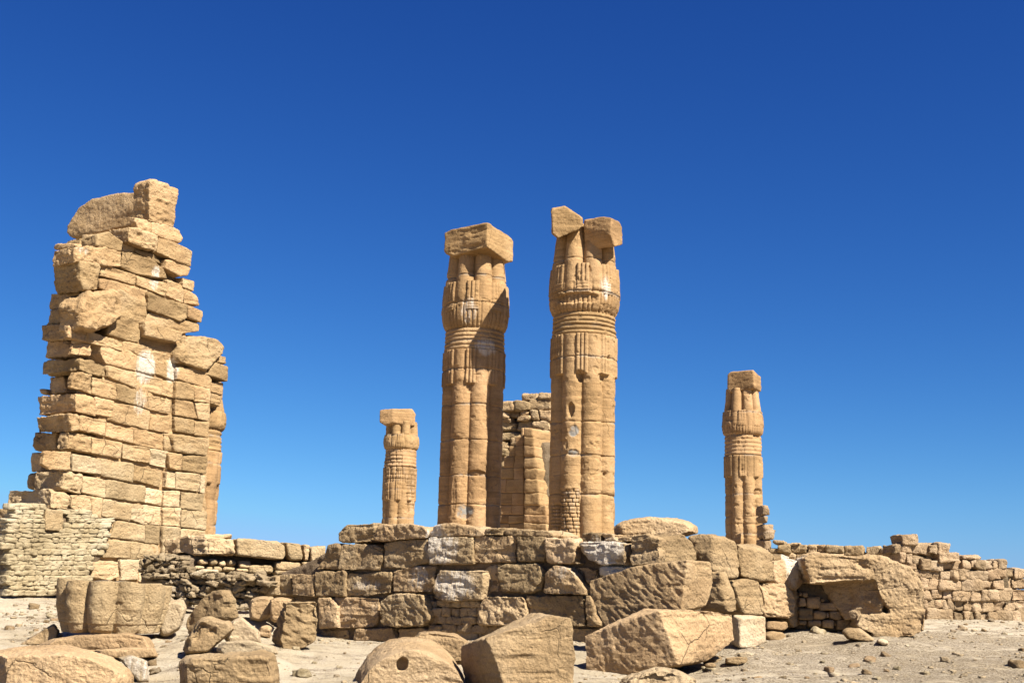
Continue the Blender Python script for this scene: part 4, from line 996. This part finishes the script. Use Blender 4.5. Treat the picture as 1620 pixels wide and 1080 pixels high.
PM = Plane(1360, 940, 26.5, (-.05, -1))
mono_h = [prism(PM, h2(402, 245, 470, 195, 600, 188, 760, 205, 900, 240, 900, 440, 620, 468, 455, 475), .2, 1.6),
          prism(PM, h2(800, 240, 1010, 230, 1180, 240, 1200, 440, 820, 445), .2, 1.7),
          prism(PM, h2(1050, 240, 1260, 270, 1380, 340, 1450, 420, 1465, 500, 1335, 480, 1050, 445), .2, 1.8),
          [PM.hit(*h2(x, y)[0], o - d_) for d_ in (0, 1.2) for x, y, o in ((540, 440, -.75), (800, 440, -.35), (1110, 430, .17), (1120, 790, .12), (780, 790, -.3), (700, 640, -.5), (600, 590, -.7))],
          prism(PM, h2(1040, 430, 1440, 400, 1500, 560, 1530, 720, 1370, 738, 1190, 742, 1075, 560), .2, 1.9),
          prism(PM, h2(880, 850, 935, 752, 1370, 736, 1510, 700, 1520, 910, 1380, 960, 1190, 978, 980, 912), .22, 1.5)]
loose('fallen_monolith', mono_h, 'huge undercut sandstone mass with a layered top and a shaded hollow, right of the terrace', 'rock mass', sm=1, chip=.7, amp=.06, strata=.9, k=.9, facet=0, pit=.12, flake=.7)
hm = root('hollow_masonry', PM.hit(1305, 990, -.5), 'small squared masonry filling the hollow under the huge undercut rock', 'stone wall')
for (a, b, c, d) in ((360, 590, 438, 687), (440, 592, 560, 695), (540, 647, 738, 717), (362, 692, 500, 797), (502, 722, 612, 790), (612, 722, 634, 790), (636, 712, 768, 797), (770, 757, 880, 792), (360, 800, 438, 850), (440, 797, 570, 860), (574, 797, 685, 872), (688, 800, 700, 860), (702, 792, 872, 890), (562, 600, 600, 645), (362, 545, 400, 588), (400, 550, 450, 590)):
    stone('stone_block', prism(PM, rect(h2, a, b, c, d, 2), -.5 + random.uniform(-.03, .03), .5, .006, bev=.03), M_BOULD, hm, amp=.02, chip=.6, sm=2)
core(hm, PM, h2(340, 430, 900, 430, 900, 900, 340, 900), -.7, .6)
loose('flat_slab', boulder(h2(740, 900, 780, 870, 910, 868, 960, 930, 1060, 985, 1000, 1005, 800, 970), 24.8, .9, .85, .9), 'flat broken slab on the ground in front of the hollow masonry', 'slab', sm=3)
loose('flat_slab', boulder(h2(1050, 985, 1100, 958, 1170, 985, 1175, 1020, 1110, 1032), 24.0, .5, .85, .9), 'small pale chunk beside the flat broken slab before the monolith', 'stone', sm=3, mat=M_DUST)
loose('small_block', boulder(g4(718, 925, 800, 915, 860, 920, 858, 960, 800, 975, 720, 960), 20.6, .45, .85, .9), 'little squared grey brown block on the ground below the pale squared block', 'stone', sm=2)
loose('small_block', boulder(g4(785, 905, 850, 890, 900, 905, 900, 925, 830, 925), 21.3, .35, .85, .9), 'pale angular chip just behind the little squared block', 'stone', sm=2, mat=M_DUST)
loose('small_block', boulder(g4(590, 960, 640, 950, 672, 965, 665, 985, 600, 985), 20.2, .3, .85, .9), 'small brown stone by the lower tip of the long tilted block', 'stone', sm=3)
loose('small_block', boulder(h2(1120 + 60, 0, 1130, 0, 1130, 1) if False else g4(885, 1045, 930, 1035, 972, 1050, 965, 1066, 900, 1070), 18.4, .25, .85, .9), 'flat dark pebble near the bottom edge, below the little squared block', 'stone', sm=3)

# broken mound of crumbled rock under the long block
loose('crumbled_rock', boulder(g4(200, 1010, 300, 985, 420, 990, 480, 1040, 560, 1060, 560, 1120, 60, 1130, 80, 1060), 18.9, 1.0, .85, .9), 'crumbly grey rock in the shade under the long tilted block', 'boulder', sm=2, pit=1.0, amp=.06, mat=M_DUST)

# sand banked against whatever rests on the ground
for sp_ in SPECS:
    if not sp_['base'] or any(q in sp_['meta'][0] for q in ('leaning flat', 'squarish', 'wedge', 'lower tip')) or 'resting on another' in sp_['meta'][0] or 'lying on' in sp_['meta'][0] or 'tucked' in sp_['meta'][0]: continue
    ap = np.array([p for h in sp_['hulls'] for p in h]); zmin = np.sort(ap[:, 2])[:3].mean()
    low_ = ap[ap[:, 2] < zmin + .25]
    c_ = low_.mean(0); g_ = float(gz(c_[0], c_[1], False))
    if abs(zmin - g_) < .5: FIX.append((c_[0], c_[1], zmin + .07 - g_, max(.5, .75 * np.ptp(ap[:, 0]))))
xs = np.concatenate([-np.geomspace(3000, 22, 26), np.arange(-21.9, 22, .11), np.geomspace(22, 3000, 26)])
ys = np.concatenate([-np.geomspace(1500, 12, 10), np.arange(-11, 12, 1.2), np.arange(12.2, 33, .09), np.arange(33, 52, .25), np.geomspace(52.5, 4000, 26)])
GX, GY = np.meshgrid(xs, ys)
GZ = gz(GX, GY)
nx, ny = len(xs), len(ys)
gv = np.stack([GX.ravel(), GY.ravel(), GZ.ravel()], 1)
ii = (np.arange(ny - 1)[:, None] * nx + np.arange(nx - 1)[None]).ravel()
gf = np.stack([ii, ii + 1, ii + nx + 1, ii + nx], 1)
gm = bpy.data.materials.new('desert_ground'); gm.use_nodes = True
def ground_mat(m):
    N, L = m.node_tree.nodes, m.node_tree.links
    bs = N['Principled BSDF']; bs.inputs['Roughness'].default_value = .95; bs.inputs['Specular IOR Level'].default_value = .1
    tc = N.new('ShaderNodeTexCoord'); P = tc.outputs['Object']
    def noise(s, d=6, r=.6, v=P):
        q = N.new('ShaderNodeTexNoise'); q.inputs['Scale'].default_value = s; q.inputs['Detail'].default_value = d; q.inputs['Roughness'].default_value = r
        L.new(v, q.inputs['Vector']); return q.outputs['Fac']
    def mr(v, lo, hi, a=0, b=1):
        q = N.new('ShaderNodeMapRange'); q.inputs[1].default_value = lo; q.inputs[2].default_value = hi; q.inputs[3].default_value = a; q.inputs[4].default_value = b
        L.new(v, q.inputs[0]); return q.outputs[0]
    def mix(f, c1, c2):
        q = N.new('ShaderNodeMix'); q.data_type = 'RGBA'; L.new(f, q.inputs[0])
        for i, c in ((6, c1), (7, c2)):
            if isinstance(c, tuple): q.inputs[i].default_value = (*c, 1)
            else: L.new(c, q.inputs[i])
        return q.outputs[2]
    def mth(op, x, y):
        q = N.new('ShaderNodeMath'); q.operation = op
        for i, c in enumerate((x, y)):
            if isinstance(c, (int, float)): q.inputs[i].default_value = c
            else: L.new(c, q.inputs[i])
        return q.outputs[0]
    c = mix(mr(noise(.35, 5), .4, .6), (.44, .365, .255), (.36, .29, .19))
    c = mix(mr(noise(1.6, 8, .7), .5, .7, 0, .6), c, (.47, .40, .305))
    # dry plant litter lying in drifts
    at_ = N.new('ShaderNodeAttribute'); at_.attribute_name = 'mask'
    sp = N.new('ShaderNodeSeparateColor'); L.new(at_.outputs['Color'], sp.inputs[0])
    mp = N.new('ShaderNodeMapping'); mp.inputs['Scale'].default_value = (1, 2.2, 1); L.new(P, mp.inputs[0])
    lit = mr(mth('ADD', noise(1.1, 9, .72, mp.outputs[0]), mth('MULTIPLY', sp.outputs[0], .15)), .50, .62)
    fine = mr(noise(30, 4, .8), .42, .55)
    c = mix(mth('MULTIPLY', mth('MULTIPLY', lit, fine), .85), c, (.12, .085, .05))
    vo = N.new('ShaderNodeTexVoronoi'); vo.inputs['Scale'].default_value = 16; L.new(P, vo.inputs['Vector'])
    vc = N.new('ShaderNodeSeparateColor'); L.new(vo.outputs['Color'], vc.inputs[0])
    peb = mth('MULTIPLY', mr(vo.outputs['Distance'], .30, .18), mr(vc.outputs[0], .72, .78))
    pc = mix(vc.outputs[1], (.50, .45, .37), (.17, .12, .08))
    c = mix(mth('MULTIPLY', peb, .85), c, pc)
    g = noise(60, 3, .8)
    hv = N.new('ShaderNodeHueSaturation'); L.new(c, hv.inputs['Color']); L.new(mr(g, .3, .7, .8, 1.18), hv.inputs['Value'])
    L.new(hv.outputs[0], bs.inputs['Base Color'])
    h = mth('ADD', mth('MULTIPLY', noise(4, 12, .8), 2.8), mth('MULTIPLY', peb, .5))
    h = mth('ADD', h, mth('MULTIPLY', g, .25))
    bp = N.new('ShaderNodeBump'); bp.inputs['Strength'].default_value = .9; bp.inputs['Distance'].default_value = .05
    L.new(h, bp.inputs['Height']); L.new(bp.outputs[0], bs.inputs['Normal'])
ground_mat(gm)
lm = np.zeros((len(gv), 3), np.float32)
lm[:, 0] = sstep(1, 6, gv[:, 0]) * sstep(40, 25, gv[:, 1])
g_ob = mesh_obj('ground', gv, gf, gm, None, lm, (0, 0, 0)); tag(g_ob, kind='structure')

build_stones()

# ------------------------------------------------------------------ loose stones on the sand
def pebble_mesh(i):
    v = CGV * (1 + (fbm(CGV * 1.3 + i * 7.7, 3) * .45))[:, None] * np.array([1, .8, .55])
    me = bpy.data.meshes.new('loose_stone')
    me.from_pydata([tuple(p) for p in v], [], CGF.tolist()); me.update()
    me.polygons.foreach_set('use_smooth', np.ones(len(me.polygons), dtype=bool))
    return me
PMs = []
for i in range(8):
    me = pebble_mesh(i); me.materials.append((M_DUST, M_PALE, M_BOULD, M_RUB)[i % 4]); PMs.append(me)
zones = [((0, 945), (110, 1010), 50), ((0, 945), (290, 1000), 30), ((1225, 985), (1620, 1075), 95), ((1060, 1035), (1240, 1078), 26), ((430, 1015), (560, 1078), 22), ((230, 1005), (300, 1070), 14), ((1460, 975), (1620, 1010), 22)]
for (a, b, n) in zones:
    for _ in range(n):
        p = ground_hit(random.uniform(a[0], b[0]), random.uniform(a[1], b[1]))
        if p is None: continue
        s = min(.15, .02 * math.exp(random.gauss(.35, .7)))
        i = random.choice([0, 1, 4, 5, 1, 0, 2, 3, 6, 7])
        o = bpy.data.objects.new('loose_stone', PMs[i]); col.objects.link(o)
        o.location = (p[0], p[1], float(gz(p[0], p[1])) + s * .2); o.scale = (s, s * random.uniform(.8, 1.2), s * random.uniform(.8, 1.2)); o.rotation_euler = (random.gauss(0, .2), random.gauss(0, .2), random.uniform(0, 6))
        tag(o, 'little loose stone lying on the sandy ground', 'stone', 'little loose stones scattered on the sand')
# gravel nobody could count
gvs, gfs, base = [], [], 0
n_g = 11000
gx = rng.uniform(-14, 18, n_g); gy = 16 + 26 * rng.random(n_g) ** 1.3
keep = (vn(np.stack([gx * .6, gy * .6, gx * 0], 1)) > .38); gx, gy = gx[keep], gy[keep]
gzv = gz(gx, gy)
CV, CF = cube_grid(2)
for x, y, z in zip(gx, gy, gzv):
    s = .013 * math.exp(random.gauss(0, .5)); a = random.uniform(0, 6); ca, sa = math.cos(a), math.sin(a)
    v = CV * np.array([s * 1.4, s, s * .6]) * rng.uniform(.7, 1.3, (len(CV), 1))
    v = np.stack([v[:, 0] * ca - v[:, 1] * sa + x, v[:, 0] * sa + v[:, 1] * ca + y, v[:, 2] + z + s * .2], 1)
    gvs.append(v); gfs.append(CF + base); base += len(CV)
o = mesh_obj('gravel', np.concatenate(gvs), np.concatenate(gfs), M_DUST, None, None, (0, 0, 0)); tag(o, 'fine stone chips strewn over the sand', 'gravel', None, 'stuff')
